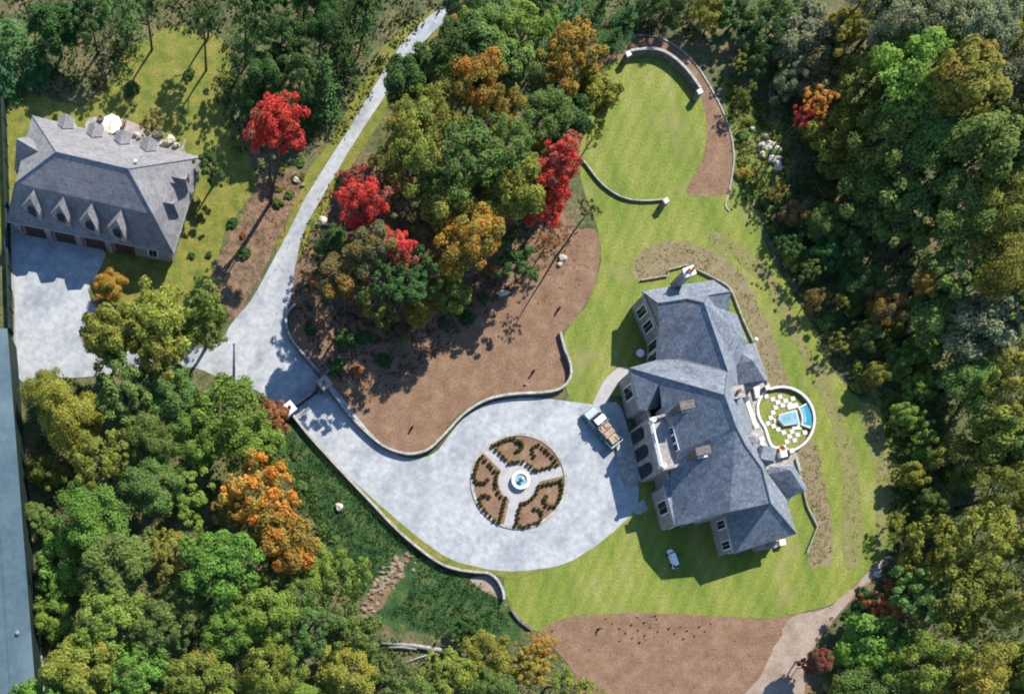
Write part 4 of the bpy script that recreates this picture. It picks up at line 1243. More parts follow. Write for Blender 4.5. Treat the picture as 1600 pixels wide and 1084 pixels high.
v = P(1171.5, 531, .9); r_ = empty('garden_lamp', (v.x + .9, v.y, 0), 'small white garden lamp on the grass strip behind the mansion', 'lamp')
MB().tube([(v.x + .9, v.y, 0), (v.x + .9, v.y, .8)], .06, 8).build('lamp_post', M['iron'], r_)
MB().lathe((v.x + .9, v.y, .8), [(.1, 0), (.3, .05), (.32, .3), (.1, .42)], 12).build('lamp_globe', M['white_trim'], r_, smooth=True)
v = P(1000, 552, .6); r_ = empty('garden_table', (v.x, v.y, 0), 'round pale garden table in the shadow of the upper wing', 'table')
MB().lathe((v.x, v.y, .68), [(.62, 0), (.62, .06)], 20).build('table_top', M['white_trim'], r_)
MB().lathe((v.x, v.y, .02), [(.3, 0), (.08, .1), (.06, .66)], 10).build('pedestal', M['iron'], r_)

# ---- flatbed truck with its load
def vehicle_frame(px, py, qx, qy):
    a, b = P(px, py), P(qx, qy)
    d = (b - a); d.normalize()
    return a, d, Vector((-d.y, d.x, 0)), math.atan2(d.y, d.x)
c0, td, tn, trz = vehicle_frame(914, 645, 955, 694)
tr = empty('flatbed_truck', c0 + td * 3.2, 'blue grey flatbed truck with a white cab roof carrying tan crates beside the mansion', 'truck')
tp = lambda l, s_, z: tuple(Vector((c0.x, c0.y, 0)) + td * l + tn * s_ + Vector((0, 0, z)))
q = MB(); q.box(tp(3.6, 0, .55), (6.2, .9, .25), trz); q.build('chassis', M['iron'], tr)
def loft(rows):
    q = MB()
    for l, hw, z0, z1 in rows:
        q.v += [tp(l, -hw, z0), tp(l, hw, z0), tp(l, hw * .94, z1), tp(l, -hw * .94, z1)]
    for k in range(len(rows) - 1):
        for a in range(4):
            b = (a + 1) % 4
            q.f.append([4 * k + a, 4 * k + b, 4 * k + 4 + b, 4 * k + 4 + a])
    q.f.append([0, 1, 2, 3]); n = 4 * (len(rows) - 1); q.f.append([n + 3, n + 2, n + 1, n])
    return q
cab = loft([(0, .80, .55, 1.0), (.12, .95, .5, 1.2), (1.0, 1.0, .5, 1.32), (1.35, 1.02, .5, 1.4), (1.38, 1.02, .5, 1.42), (2.9, 1.02, .5, 1.45)]).build('cab', M['cab_paint'], tr)
loft([(1.28, .98, 1.36, 1.42), (1.85, .93, 1.36, 2.05), (2.75, .93, 1.36, 2.1), (2.9, .95, 1.36, 1.44)]).build('cab_glass', M['glass'], cab)
loft([(1.82, .90, 2.05, 2.12), (2.3, .92, 2.05, 2.2), (2.8, .9, 2.05, 2.14)]).build('cab_roof', M['white_metal'], cab)
for s_ in (-.7, .7):
    q = MB(); q.box(tp(.05, s_, .75), (.12, .34, .2), trz); q.build('headlight', M['glass'], cab)
for s_ in (-1.16, 1.16):
    q = MB(); q.box(tp(1.5, s_, 1.4), (.14, .26, .3), trz); q.build('mirror', M['iron'], cab)
q = MB(); q.box(tp(-.1, 0, .45), (.2, 1.9, .28), trz); q.build('bumper', M['steel'], tr)
q = MB(); q.box(tp(5.0, 0, .85), (3.9, 2.25, .14), trz); bed = q.build('flatbed', M['blue_metal'], tr)
q = MB(); q.box(tp(3.1, 0, .99), (.1, 2.2, 1.1), trz); q.build('headboard', M['steel'], bed)
for s_ in (-1.1, 1.1):
    q = MB(); q.box(tp(5.0, s_, .99), (3.8, .06, .35), trz); q.build('side_rail', M['blue_metal'], bed)
q = MB(); q.box(tp(6.92, 0, .99), (.06, 2.2, .4), trz); q.build('tailboard', M['white_metal'], bed)
for l in (1.0, 4.6, 5.7):
    for s_ in (-.88, .88):
        ring = MB(); p = Vector(tp(l, s_, .45))
        ring.tube([p - tn * .13, p + tn * .13], .45, 16); wh = ring.build('wheel', M['rubber'], tr)
        MB().tube([p - tn * .15, p + tn * .15], .24, 12).build('wheel_rim', M['steel'], wh)
for l, s_, w_, d_, h, lb in ((3.75, -.5, .95, .85, .7, 'tan crate behind the truck headboard on the drive side'), (3.75, .5, .95, .9, .55, 'tan crate behind the truck headboard on the house side'), (4.8, -.48, .95, .9, .8, 'tan crate in the middle of the truck bed on the drive side'), (4.8, .52, .95, .8, .45, 'low tan crate in the middle of the truck bed on the house side'), (5.95, 0.05, 1.2, 1.5, .55, 'broad tan pallet of stone at the tail of the truck bed')):
    q = MB(); q.box(tp(l, s_, .99), (w_, d_, .1), trz)
    rr = random.Random(int(l * 100 + s_ * 10))
    for a in range(3):
        for b in range(3):
            p = Vector(tp(l + (a - 1) * w_ / 3, s_ + (b - 1) * d_ / 3, 1.09))
            q.box(p, (w_ / 3 * .9, d_ / 3 * .9, h * rr.uniform(.75, 1.05)), trz + rr.uniform(-.06, .06))
    tag(q.build('crate', M['tan_crate']), lb, 'crate', 'load on the flatbed truck')

# ---- small white utility cart on the lawn
c0, td, tn, trz = vehicle_frame(1044, 862, 1052, 884)
uc = empty('utility_cart', c0 + td * 1.2, 'small plain white covered cart at the shadow edge on the lawn below the mansion', 'cart')
tp = lambda l, s_, z: tuple(Vector((c0.x, c0.y, 0)) + td * l + tn * s_ + Vector((0, 0, z)))
loft([(-.3, .28, .3, .6), (0, .36, .25, .78), (.7, .38, .25, .78), (1.3, .38, .25, .76), (2.8, .36, .25, .72)]).build('body', M['white_metal'], uc)
q = MB(); q.box(tp(.36, 0, .8), (.22, .7, .3), trz); q.build('windscreen', M['glass'], uc)
loft([(.2, .30, .78, .95), (.5, .36, .76, 1.15), (2.2, .36, .76, 1.17), (2.6, .30, .74, .95)]).build('cover', M['white_metal'], uc)
for l in (.4, 2.1):
    for s_ in (-.36, .36):
        p = Vector(tp(l, s_, .24)); MB().tube([p - tn * .09, p + tn * .09], .24, 12).build('wheel', M['rubber'], uc)
q = MB(); q.box(tp(2.45, 0, .75), (.6, .8, .3), trz); q.build('cargo_box', M['iron'], uc)

# ---- patio behind the garage
sheet('patio', [(140, 185), (200, 188), (262, 222), (288, 235), (282, 250), (150, 222)], 0.045, M['patio'], 3, .05)
v = P(174, 190, 2.6)
um = empty('patio_umbrella', (v.x, v.y, .045), 'open cream patio umbrella behind the garage house dormers', 'umbrella')
q = MB(); n = 16
q.v = [(v.x, v.y, 2.75)] + [(v.x + (1.55 if k % 2 == 0 else 1.36) * math.cos(2 * math.pi * k / n), v.y + (1.55 if k % 2 == 0 else 1.36) * math.sin(2 * math.pi * k / n), 2.1) for k in range(n)]
q.f = [[0, 1 + k, 1 + (k + 1) % n] for k in range(n)]
q.build('canopy', M['canvas'], um, fix=False)
MB().tube([(v.x, v.y, .05), (v.x, v.y, 2.85)], .05, 8).build('pole', M['pole'], um)
MB().lathe((v.x, v.y, .05), [(.4, 0), (.35, .12), (.08, .16)], 14).build('base', M['steel'], um)
MB().lathe((v.x, v.y, .05), [(.06, .7), (.75, .72), (.75, .78), (.06, .78)], 18).build('table_ring', M['wicker'], um)
for x, y, a, lb in ((157, 188, .4, 'brown wicker patio chair on the far left of the cream umbrella'), (160, 201, 1.2, 'brown wicker patio chair tucked just below the cream umbrella on its left'), (192, 199, 2.6, 'brown wicker patio chair on the right of the cream umbrella')):
    v = P(x, y)
    ch = empty('patio_chair', (v.x, v.y, .045), lb, 'chair')
    ca, sa = math.cos(a), math.sin(a)
    MB().box((v.x, v.y, .38), (.7, .7, .12), a).build('seat', M['wicker'], ch)
    MB().box((v.x - .33 * ca, v.y - .33 * sa, .5), (.1, .7, .55), a).build('backrest', M['wicker'], ch)
    for sx in (-.3, .3):
        for sy in (-.3, .3): MB().box((v.x + sx * ca - sy * sa, v.y + sx * sa + sy * ca, .046), (.07, .07, .34), a).build('leg', M['wicker'], ch)
for i, (x, y, r, lb) in enumerate(((213, 212, .55, 'pale boulder at the patio edge nearest the umbrella'), (217, 217, .4, 'smaller pale stone touching the boulder at the patio edge'), (256, 227, .7, 'pale flat boulder beside the third and fourth garage dormers'), (266, 221, .75, 'cream boulder standing right of the flat boulder behind the garage'), (275, 229, .6, 'grey white stone at the right end of the patio'), (247, 212, .9, 'tan sandstone boulder behind the garage patio'))):
    v = P(x, y); q = MB(); q.blob((v.x, v.y, .03), r, 30 + i); tag(q.build('boulder', M['rock']), lb, 'boulder')
a_, b_ = P(289, 214, 1), P(282, 236, 1)
tag(MB().tube([a_ - Vector((0, 0, .7)), b_ - Vector((0, 0, .7))], .22, 8).build('log_edging', M['pale_wood']), 'pale log lying at the right end of the garage patio', 'log')

# ---- the long blue roofed shed and the dark fence at the left edge
sh = empty('metal_shed', P(-40, 800), 'long shed with a blue grey metal roof and dark green wall along the left edge', 'shed')
rp = [P(-160, 513, 6), P(11, 513, 6), P(59, 1125, 6), P(-160, 1125, 6)]
q = MB(); q.prism([(p.x, p.y) for p in rp], 5.8, 6.0); q.build('roof', M['metal_roof'], sh)
q = MB(); q.prism(inset([(p.x, p.y) for p in rp], .12), 0, 5.8); q.build('wall', M['dark_green_paint'], sh)
q = MB()
for k in range(1, 8):
    x0 = -160 + k * 20
    a_, b_ = P(x0, 514, 6), P(x0 + 45 * k / 8, 1124, 6)
    dd = b_ - a_; c_ = (a_ + b_) / 2
    q.box((c_.x, c_.y, 6.0), (dd.length, .14, .12), math.atan2(dd.y, dd.x))
q.build('roof_seam', M['metal_roof'], sh)
v = P(27, 988, 6.3); q = MB(); q.lathe((v.x, v.y, 6.0), [(.3, 0), (.3, .25), (.36, .28), (.3, .42), (.05, .46)], 12); q.build('roof_vent', M['steel'], sh)
fp = [P(x, y, 1.9) for x, y in ((3, 150), (6, 240), (9, 330), (11, 420), (14, 512))]
fe = empty('board_fence', (fp[2].x, fp[2].y, 0), 'dark board fence running uphill from the blue roofed shed past the garage house', 'fence')
q = MB(); ribbon(q, fp, .35, .1, 1.9); q.build('boards', M['dark_green_paint'], fe)
for k in range(12):
    t = k / 11; p = fp[0] + (fp[-1] - fp[0]) * t
    MB().box((p.x + .2, p.y, 0), (.16, .16, 2.0)).build('fence_post', M['dark_green_paint'], fe)

# ---- posts, rocks, logs
for x, y, h, lb in ((872, 484, 1.1, 'dark stake casting a thin shadow on the upper arm of the mulch bed'), (832, 582, 1.1, 'dark stake casting a thin shadow on the mulch bed above the drive circle'), (643, 669, 1.0, 'dark stake casting a thin shadow in the lower bulge of the mulch bed'), (934, 983, 1.0, 'dark bent stake standing in the brown field at the bottom')):
    v = P(x, y)
    q = MB(); q.tube([(v.x, v.y, .02), (v.x + .03, v.y + .02, h * .6), (v.x + (.28 if y > 900 else .02), v.y + .03, h)], [.2, .18, .15], 7)
    tag(q.build('stake', M['iron']), lb, 'stake')
q = MB(); v = P(820, 601); q.blob((v.x, v.y, .02), .3, 5); tag(q.build('rock', M['stone_grey']), 'small dark stone lying on the mulch bed above the winding wall', 'rock')
for i, (x, y, r, lb) in enumerate(((878, 405, .6, 'pale rock at the foot of the tall thin leaning tree'), (874, 414, .45, 'small pale rock just below the rock at the thin tree'), (505, 347, .7, 'pale boulder on the verge where the road meets the red grove'), (497, 352, .45, 'smaller pale stone beside the road under the red grove'), (463, 283, .5, 'white stone in the leaf litter between the tall red maple and the road'), (473, 291, .4, 'second white stone nearer the road by the tall red maple'),
                                 (1369, 898, .5, 'white rock on the bank beneath the lower right woods'), (1387, 871, .45, 'white rock higher on the bank by the lower right woods'), (785, 460, .9, 'tan boulder at the shaded foot of the central grove'), (530, 793, .7, 'long white stone on the green slope below the drive wall'))):
    v = P(x, y); q = MB(); q.blob((v.x, v.y, .03), r, 70 + i); tag(q.build('rock', M['rock']), lb, 'rock')
k = 0
for (x0, y0), (x1, y1), n_, wd in (((630, 878), (585, 925), 70, 19), ((590, 930), (550, 970), 24, 20)):
    for i in range(n_):
        t = rng.random()
        x, y = x0 + (x1 - x0) * t + rng.gauss(0, wd * .45), y0 + (y1 - y0) * t + rng.gauss(0, wd * .45)
        v = P(x, y)
        q = MB(); q.blob((v.x, v.y, 0), rng.uniform(.18, .5), 900 + k, .4); k += 1
        tag(q.build('rubble_rock', M['rubble']), 'brown broken rock in the rubble chute down the green slope', 'rock', 'rocks of the rubble chute')
for i in range(26):
    x, y = 1202 + rng.gauss(0, 6), 236 + rng.gauss(0, 14)
    x += (y - 236) * .45
    v = P(x, y); q = MB(); q.blob((v.x, v.y, 0), rng.uniform(.3, .75), 990 + i); tag(q.build('rubble_rock', M['rock']), 'pale broken rock in the stone heap right of the crescent bed', 'rock', 'rocks of the pale heap')
sheet('rubble_soil', [(624, 870), (638, 876), (618, 915), (600, 938), (575, 965), (556, 960), (568, 935), (594, 915)], .018, M['leaf_litter'], 5, .25)
sheet('stone_heap_soil', [(1190, 215), (1208, 222), (1222, 250), (1216, 262), (1200, 250)], .018, M['dirt'], 5, .1)
for (x0, y0), (x1, y1), r, lb in (((596, 1005), (690, 1016), .34, 'bleached fallen trunk lying across the clearing at the bottom'), ((604, 1012), (650, 1013), .28, 'shorter bleached log against the long fallen trunk'), ((622, 1040), (684, 1018), .16, 'thin pale branch slanting below the long fallen trunk')):
    a_, b_ = P(x0, y0), P(x1, y1)
    m_ = (a_ + b_) / 2 + Vector((.1, .2, .1))
    tag(MB().tube([a_ + Vector((0, 0, r)), m_ + Vector((0, 0, r)), b_ + Vector((0, 0, r))], [r * .6, r, r * 1.1], 9).build('fallen_log', M['pale_wood'], smooth=True), lb, 'log')
D8 = lambda l: [(780 + x / 2.667, 930 + y / 2.667) for x, y in l]
for x, y in D8([(220, 148), (443, 98), (470, 117), (500, 138), (550, 122), (575, 92), (577, 145), (603, 113), (525, 156), (553, 178), (583, 195), (605, 167), (628, 133), (655, 98), (660, 152), (705, 138), (730, 158), (755, 130), (782, 147), (812, 168), (832, 131), (880, 118), (855, 150), (765, 180), (500, 190), (232, 205), (263, 275), (650, 85)]):
    v = P(x, y)
    o = bpy.data.objects.new('young_shrub', TINY[int(x) % 3]); COL.objects.link(o)
    s_ = rng.uniform(.13, .22)
    o.location = (v.x, v.y, .03 + s_ * .5); o.scale = (s_, s_, s_ * .8); o.rotation_euler = (0, 0, rng.uniform(0, 6)); o.color = (.10, .08, .03, .3); o['turning_colour'] = (.14, .09, .04)
    tag(o, 'tiny dark shrub dotted over the brown field at the bottom', 'shrub', 'young shrubs in the brown field')

# ------------------------------------------------------------------ trees placed one by one: (crown px, py, radius px, crown height m, colour, label)
T = tree
T(432, 198, 55, 16.5, 'scarlet', label='tall scarlet maple with a bare forked trunk between the garage and the road', forked=True, zr=1.0)
T(868, 262, 46, 13.5, 'scarlet', label='scarlet maple at the right end of the central grove by the oval lawn', zr=1.1)
T(856, 320, 40, 9.5, 'scarlet', label='lower red maple tucked beneath the scarlet maple by the oval lawn', zr=1.2)
T(862, 372, 22, 4.5, 'rust brown', label='thin rusty young tree below the scarlet maple at the mulch edge', sparse=True)
T(565, 318, 44, 13.5, 'scarlet', label='scarlet crown at the road side corner of the central grove')
T(550, 286, 32, 10.5, 'deep red', label='small deep red crown highest on the road side of the grove', sparse=True)
T(618, 394, 40, 13, 'scarlet', label='scarlet maple at the lower left front of the central grove')
T(562, 386, 24, 9, 'deep red', label='dull red crown between the two scarlet trees of the grove', sparse=True)
T(612, 290, 30, 11, 'rust brown', label='dusky pink brown crown behind the road side scarlet tree', sparse=True)
T(735, 374, 56, 13.5, 'golden orange', label='golden orange maple at the lower front of the central grove')
T(890, 92, 54, 14.5, 'golden orange', label='golden orange tree at the top right of the grove beside the oval lawn')
T(922, 150, 40, 11, 'yellow green', label='yellow green tree leaning over the left rim of the oval lawn')
T(930, 208, 24, 8, 'yellow green', label='small yellow green tree under the lower left rim of the oval lawn', sparse=True)
T(745, 130, 50, 15.5, 'golden orange', label='orange brown tree in the upper middle of the central grove')
T(785, 165, 36, 13, 'olive gold', label='olive gold tree right of the orange brown one in the grove')
T(405, 780, 62, 10, 'orange', label='bright orange maple in the lower left woods near the gate')
T(440, 842, 54, 11.5, 'golden orange', label='broad golden tree just below the bright orange maple')
T(360, 795, 30, 9, 'golden orange', label='golden crown touching the left side of the bright orange maple')
T(425, 740, 24, 8, 'olive gold', label='small golden crown above the bright orange maple by the wall', sparse=True)
T(170, 446, 27, 2.6, 'orange', label='round bright orange tree at the corner of the paved garage court', zr=.9)
T(842, 1012, 32, 5.5, 'orange', label='light orange tree at the lower left corner of the brown field', sparse=True)
T(826, 1045, 34, 6.5, 'olive gold', label='golden green tree just below the light orange tree at the bottom')
T(1278, 1030, 22, 5, 'deep red', label='small round red tree on the right edge of the dirt track at the bottom', zr=.9)
T(1262, 1042, 12, 2.5, 'deep red', label='little red sapling left of the round red tree by the dirt track')
T(1283, 160, 24, 9, 'orange', label='small orange tree at the shaded edge right of the brown crescent bed', sparse=True)
T(1256, 178, 18, 7, 'scarlet', label='small reddish tree left of the small orange tree by the crescent bed', sparse=True)
T(1446, 440, 20, 8, 'orange', label='small glowing orange tree alone in the dark right woods')
T(1332, 38, 38, 8, 'olive gold', label='round olive gold crown among the grey trees at the top right')
T(1370, 948, 26, 5, 'rust brown', label='rust coloured tree beside the lawn corner at the lower right', sparse=True)
T(250, 506, 66, 10, 'yellow green', label='broad yellow green tree overhanging the drive between court and junction')
T(318, 500, 52, 9, 'olive green', label='olive tree overhanging the drive at the junction by the tall pole')
T(172, 528, 50, 9, 'olive green', label='olive tree shading the lower right part of the paved court')
T(250, 552, 52, 9.5, 'olive green', label='olive crown hanging over the middle of the side drive')
T(326, 448, 26, 6, 'dark green', label='small dark green tree above the junction on the left verge', sparse=True)
T(330, 260, 30, 5, 'dark green', label='dark round tree against the right end of the garage house')
T(236, 196, 22, 4, 'brown green', label='bushy brown tree behind the garage patio')
T(319, 34, 34, 9, 'dark green', label='tall dark tree with a bare lower trunk standing in the grass clearing', sparse=True)
T(228, 0, 36, 9, 'dark green', label='dark tree with a bare lower trunk at the upper left of the clearing', sparse=True)
# tall thin leaning tree
lt = P(868, 402)
root = empty('broadleaf_tree', (lt.x, lt.y, 0), 'tall thin nearly bare tree standing on the mulch bed with a long line of shadow', 'tree')
put(TRC, root, 'trunk', (0, 0, 0), (11, 11, 12.5))
put(BLS[2], root, 'crown', (0, 0, 12.2), (1.7, 1.7, 1.5), 1.0, (.09, .10, .025, .2))
# hand placed green crowns of the central grove
for x, y, r, h, c in ((720, 88, 56, 14, 'dark green'), (690, 112, 36, 12, 'yellow green'), (632, 200, 40, 13, 'olive green'), (655, 235, 56, 14, 'olive green'), (722, 252, 58, 15, 'mid green'), (790, 232, 48, 14, 'mid green'), (846, 180, 46, 14, 'mid green'), (800, 300, 52, 12, 'yellow green'),
                      (690, 320, 48, 12, 'olive green'), (772, 95, 46, 14, 'mid green'), (828, 108, 44, 13, 'mid green'), (880, 190, 38, 12, 'dark green'), (660, 400, 40, 9, 'brown green'), (700, 450, 38, 7, 'olive green'), (598, 436, 40, 13.5, 'dark green'), (545, 425, 38, 12, 'brown green'), (640, 440, 40, 13, 'dark green'), (585, 390, 36, 14, 'brown green'),
                      (800, 400, 36, 8, 'dark green'), (655, 485, 26, 5, 'olive gold'), (590, 480, 30, 5, 'olive green'), (520, 380, 30, 7, 'dark green'), (668, 172, 38, 13, 'yellow green'), (690, 180, 44, 14, 'olive green'), (850, 240, 36, 11, 'olive green'), (606, 256, 30, 11, 'olive green'), (640, 330, 36, 11, 'brown green'), (500, 400, 22, 4, 'dark green'), (760, 50, 40, 13, 'mid green'), (820, 50, 46, 14, 'bright green'), (722, 45, 30, 11, 'olive gold'),
                      # lower left woods
                      (352, 655, 58, 9, 'bright green'), (300, 690, 46, 9, 'bright green'), (395, 695, 42, 8, 'bright green'), (430, 655, 26, 4, 'rust brown'), (110, 655, 52, 10, 'yellow green'), (195, 615, 52, 9, 'mid green'), (75, 615, 36, 8, 'olive green'), (155, 715, 52, 11, 'yellow green'), (75, 740, 38, 9, 'olive green'), (140, 800, 56, 12, 'bright green'),
                      (230, 760, 46, 10, 'mid green'), (288, 775, 40, 9, 'bright green'), (100, 885, 62, 13, 'bright green'), (190, 880, 50, 12, 'mid green'), (270, 868, 44, 11, 'olive green'), (345, 885, 62, 13, 'bright green'), (535, 900, 46, 9, 'bright green'), (480, 880, 42, 9, 'yellow green'), (410, 960, 48, 12, 'bright green'), (350, 985, 42, 12, 'bright green'),
                      (170, 965, 56, 13, 'bright green'), (80, 960, 46, 12, 'bright green'), (250, 985, 46, 12, 'mid green'), (120, 1045, 52, 12, 'yellow green'), (215, 1055, 50, 12, 'bright green'), (310, 1060, 48, 12, 'olive green'), (480, 990, 48, 11, 'mid green'), (420, 1050, 46, 11, 'yellow green'), (540, 1050, 44, 10, 'yellow green'), (610, 1070, 40, 9, 'mid green'), (700, 1055, 42, 9, 'yellow green'), (760, 1030, 40, 7, 'olive green'), (770, 1085, 40, 9, 'mid green'), (880, 1070, 36, 7, 'yellow green'), (655, 1090, 40, 9, 'mid green'),
                      (270, 615, 44, 9, 'mid green'), (235, 680, 44, 9, 'mid green'), (60, 810, 34, 9, 'mid green'), (730, 985, 26, 3, 'dark green'), (460, 935, 36, 9, 'mid green'), (910, 1085, 30, 5, 'yellow green'),
                      # right woods, sunlit crowns
                      (1430, 112, 66, 16, 'bright green'), (1362, 120, 50, 14, 'olive green'), (1500, 135, 56, 15, 'olive green'), (1310, 215, 50, 13, 'olive green'), (1380, 215, 56, 15, 'mid green'), (1455, 220, 60, 16, 'mid green'), (1540, 230, 54, 15, 'mid green'), (1355, 300, 54, 13, 'mid green'), (1430, 320, 62, 15, 'mid green'), (1510, 320, 56, 15, 'mid green'), (1585, 320, 50, 14, 'olive green'),
                      (1500, 410, 52, 13, 'mid green'), (1570, 410, 50, 14, 'olive green'), (1545, 500, 56, 14, 'pale grey green'), (1460, 500, 46, 11, 'mid green'), (1590, 590, 50, 14, 'olive green'), (1515, 590, 48, 12, 'mid green'), (1560, 680, 52, 13, 'olive green'), (1500, 720, 44, 9, 'olive green'), (1575, 770, 50, 12, 'olive green'),
                      (1540, 850, 60, 13, 'yellow green'), (1460, 860, 56, 11, 'yellow green'), (1500, 935, 54, 11, 'olive green'), (1590, 930, 54, 13, 'olive green'), (1430, 935, 40, 8, 'mid green'), (1360, 1020, 50, 8, 'bright green'), (1440, 1040, 54, 10, 'yellow green'), (1350, 1085, 44, 7, 'mid green'), (1530, 1050, 54, 12, 'olive gold'), (1600, 1050, 50, 12, 'olive green'), (1305, 1085, 30, 4, 'olive gold'), (1390, 980, 30, 5, 'mid green'), (1500, 1100, 44, 10, 'olive gold'),
                      # top right, greyer
                      (1260, 60, 44, 13, 'pale grey green'), (1400, 30, 46, 14, 'pale grey green'), (1470, 30, 46, 14, 'pale grey green'), (1540, 50, 50, 15, 'pale grey green'), (1590, 120, 46, 14, 'pale grey green'), (1210, 40, 44, 12, 'dark green'), (1150, 30, 44, 12, 'dark green'), (1280, 110, 44, 12, 'brown green'), (1105, 22, 34, 9, 'olive green'), (1040, 15, 40, 11, 'dark green'), (1180, 90, 36, 9, 'dark green'), (1230, 130, 34, 9, 'pale grey green'), (1160, 150, 24, 5, 'olive green'), (1160, 100, 20, 4, 'olive green')):
    T(x, y, r * (1.14 if x > 1240 else 1.08), h, c, sparse=(h < 8 and rng.random() < .4), zr=rng.uniform(.75, .95))
# low young trees in the shaded margin right of the lawn
for x, y, r, h, c in ((1232, 385, 26, 4, 'dark green'), (1262, 425, 28, 4.5, 'mid green'), (1292, 398, 30, 5, 'dark green'), (1312, 468, 30, 5, 'olive green'), (1342, 440, 32, 6, 'dark green'), (1352, 520, 30, 5, 'mid green'), (1385, 482, 34, 6, 'brown green'), (1402, 560, 32, 5.5, 'mid green'), (1368, 588, 26, 3.6, 'olive green'),
                      (1432, 605, 32, 6, 'bright green'), (1244, 335, 26, 4.5, 'brown green'), (1284, 350, 30, 5.5, 'mid green'), (1332, 382, 32, 6, 'dark green'), (1442, 680, 32, 6, 'bright green'), (1424, 742, 28, 5, 'yellow green'), (1455, 785, 32, 6, 'mid green'), (1212, 300, 20, 3.4, 'olive gold'), (1410, 650, 26, 4, 'bright green'), (1400, 820, 26, 4, 'olive green'), (1310, 540, 22, 3, 'yellow green'), (1270, 470, 22, 3, 'brown green')):
    T(x, y, r, h, c, sparse=rng.random() < .5)
# conifers of the top edge
for x, y, r, h in ((440, 55, 44, 12), (505, 40, 42, 12), (530, 80, 36, 12), (505, 125, 34, 10), (470, 115, 42, 11), (415, 115, 38, 10), (575, 5, 30, 12), (385, 40, 40, 12), (400, 0, 40, 12), (480, -20, 40, 13), (560, 5, 38, 13), (475, 165, 28, 7), (390, 150, 30, 7),
                   (322, -35, 34, 13), (20, 60, 44, 11), (85, 45, 44, 11), (140, 20, 38, 11), (55, 105, 36, 9), (190, 0, 36, 12), (5, 120, 36, 8), (890, 30, 40, 11), (935, 15, 40, 11), (980, 25, 34, 10), (850, 5, 38, 12), (720, 10, 36, 12), (780, -5, 38, 12), (960, 60, 26, 6), (1010, -5, 30, 10)):
    if rng.random() < .38: T(x, y, r * .9, h * .8, rng.choice(['dark green', 'mid green', 'dark green']))
    else: T(x, y, r * rng.uniform(.8, 1.15), h * rng.uniform(.52, .68), rng.choice(['dark green', 'blue green', 'pine green']), kind='conifer')

FILL = [  # crown polygons for the rest of the woods, with palettes
    ([(70, 590), (240, 590), (400, 640), (440, 720), (500, 880), (560, 1000), (700, 1060), (820, 1060), (900, 1110), (60, 1120)], ['mid green', 'bright green', 'yellow green', 'bright green'], 7, 11),
    ([(590, 190), (680, 70), (900, 60), (900, 250), (820, 330), (700, 400), (600, 420), (540, 340)], ['olive green', 'mid green', 'dark green', 'olive gold'], 9, 13),
    ([(1240, 30), (1620, -20), (1640, 1100), (1290, 1100), (1330, 1000), (1420, 900), (1480, 720), (1470, 560), (1390, 440), (1290, 300), (1270, 200)], ['mid green', 'mid green', 'olive green', 'bright green', 'mid green', 'pale grey green'], 10, 15),
    ([(1010, -30), (1640, -30), (1640, 90), (1300, 100), (1130, 90), (1040, 40)], ['pale grey green', 'dark green', 'pale grey green', 'brown green'], 9, 14),
]
for poly, pal, h0, h1 in FILL:
    xs = [p[0] for p in poly]; ys = [p[1] for p in poly]
    for _ in range(1500):
        x, y = rng.uniform(min(xs), max(xs)), rng.uniform(min(ys), max(ys))
        r = rng.uniform(38, 58); h = rng.uniform(h0, h1)
        if not inside(x, y, poly): continue
        if any((x - p[0]) ** 2 + (y - p[1]) ** 2 < (.60 * (r + q)) ** 2 for _, p, _, _, q, _ in TREES): continue
        bx, by = G(P(x, y, h))
        if any(inside(bx, by, z) for z in NOBASE): continue
        if shades(x, y, r, h): continue
        T(x, y, r, h, rng.choice(pal), zr=rng.uniform(.85, 1.1))

# ------------------------------------------------------------------ labels for the trees of the woods, each from the nearest thing one can find
ANCH = [((860, 1005), 'the brown field'), ((811, 752), 'the round fountain bed'), ((1225, 655), 'the round pool lawn'), ((1090, 640), 'the mansion'), ((1020, 190), 'the oval lawn'), ((165, 290), 'the garage house'), ((90, 480), 'the paved court'), ((480, 617), 'the gate'),
        ((366, 560), 'the tall pole'), ((25, 800), 'the blue roof'), ((600, 925), 'the rubble chute'), ((645, 1010), 'the fallen trunk'), ((1205, 240), 'the stone heap'), ((1270, 990), 'the dirt track'), ((650, 70), 'the upper road'), ((430, 200), 'the tall scarlet maple'), ((398, 785), 'the bright orange maple'),
        ((735, 378), 'the golden orange maple'), ((738, 128), 'the orange brown tree'), ((618, 392), 'the low scarlet maple'), ((1446, 440), 'the lone orange tree'), ((1332, 38), 'the round olive gold crown'), ((866, 268), 'the lawn side scarlet maple'), ((1278, 1030), 'the round red tree'), ((230, 110), 'the grass clearing'),
        ((1600, 0), 'the top right corner'), ((1600, 1084), 'the bottom right corner'), ((0, 0), 'the top left corner'), ((70, 1084), 'the foot of the blue roof'), ((1600, 640), 'the right border middle'), ((980, 60), 'the curved seat wall'), ((1390, 640), 'the shady east bank')]
DIRS = ['right of', 'below and right of', 'below', 'below and left of', 'left of', 'above and left of', 'above', 'above and right of']
ORD = ['nearest', 'second', 'third', 'fourth', 'fifth', 'sixth', 'seventh', 'eighth', 'ninth', 'tenth', 'eleventh', 'twelfth']


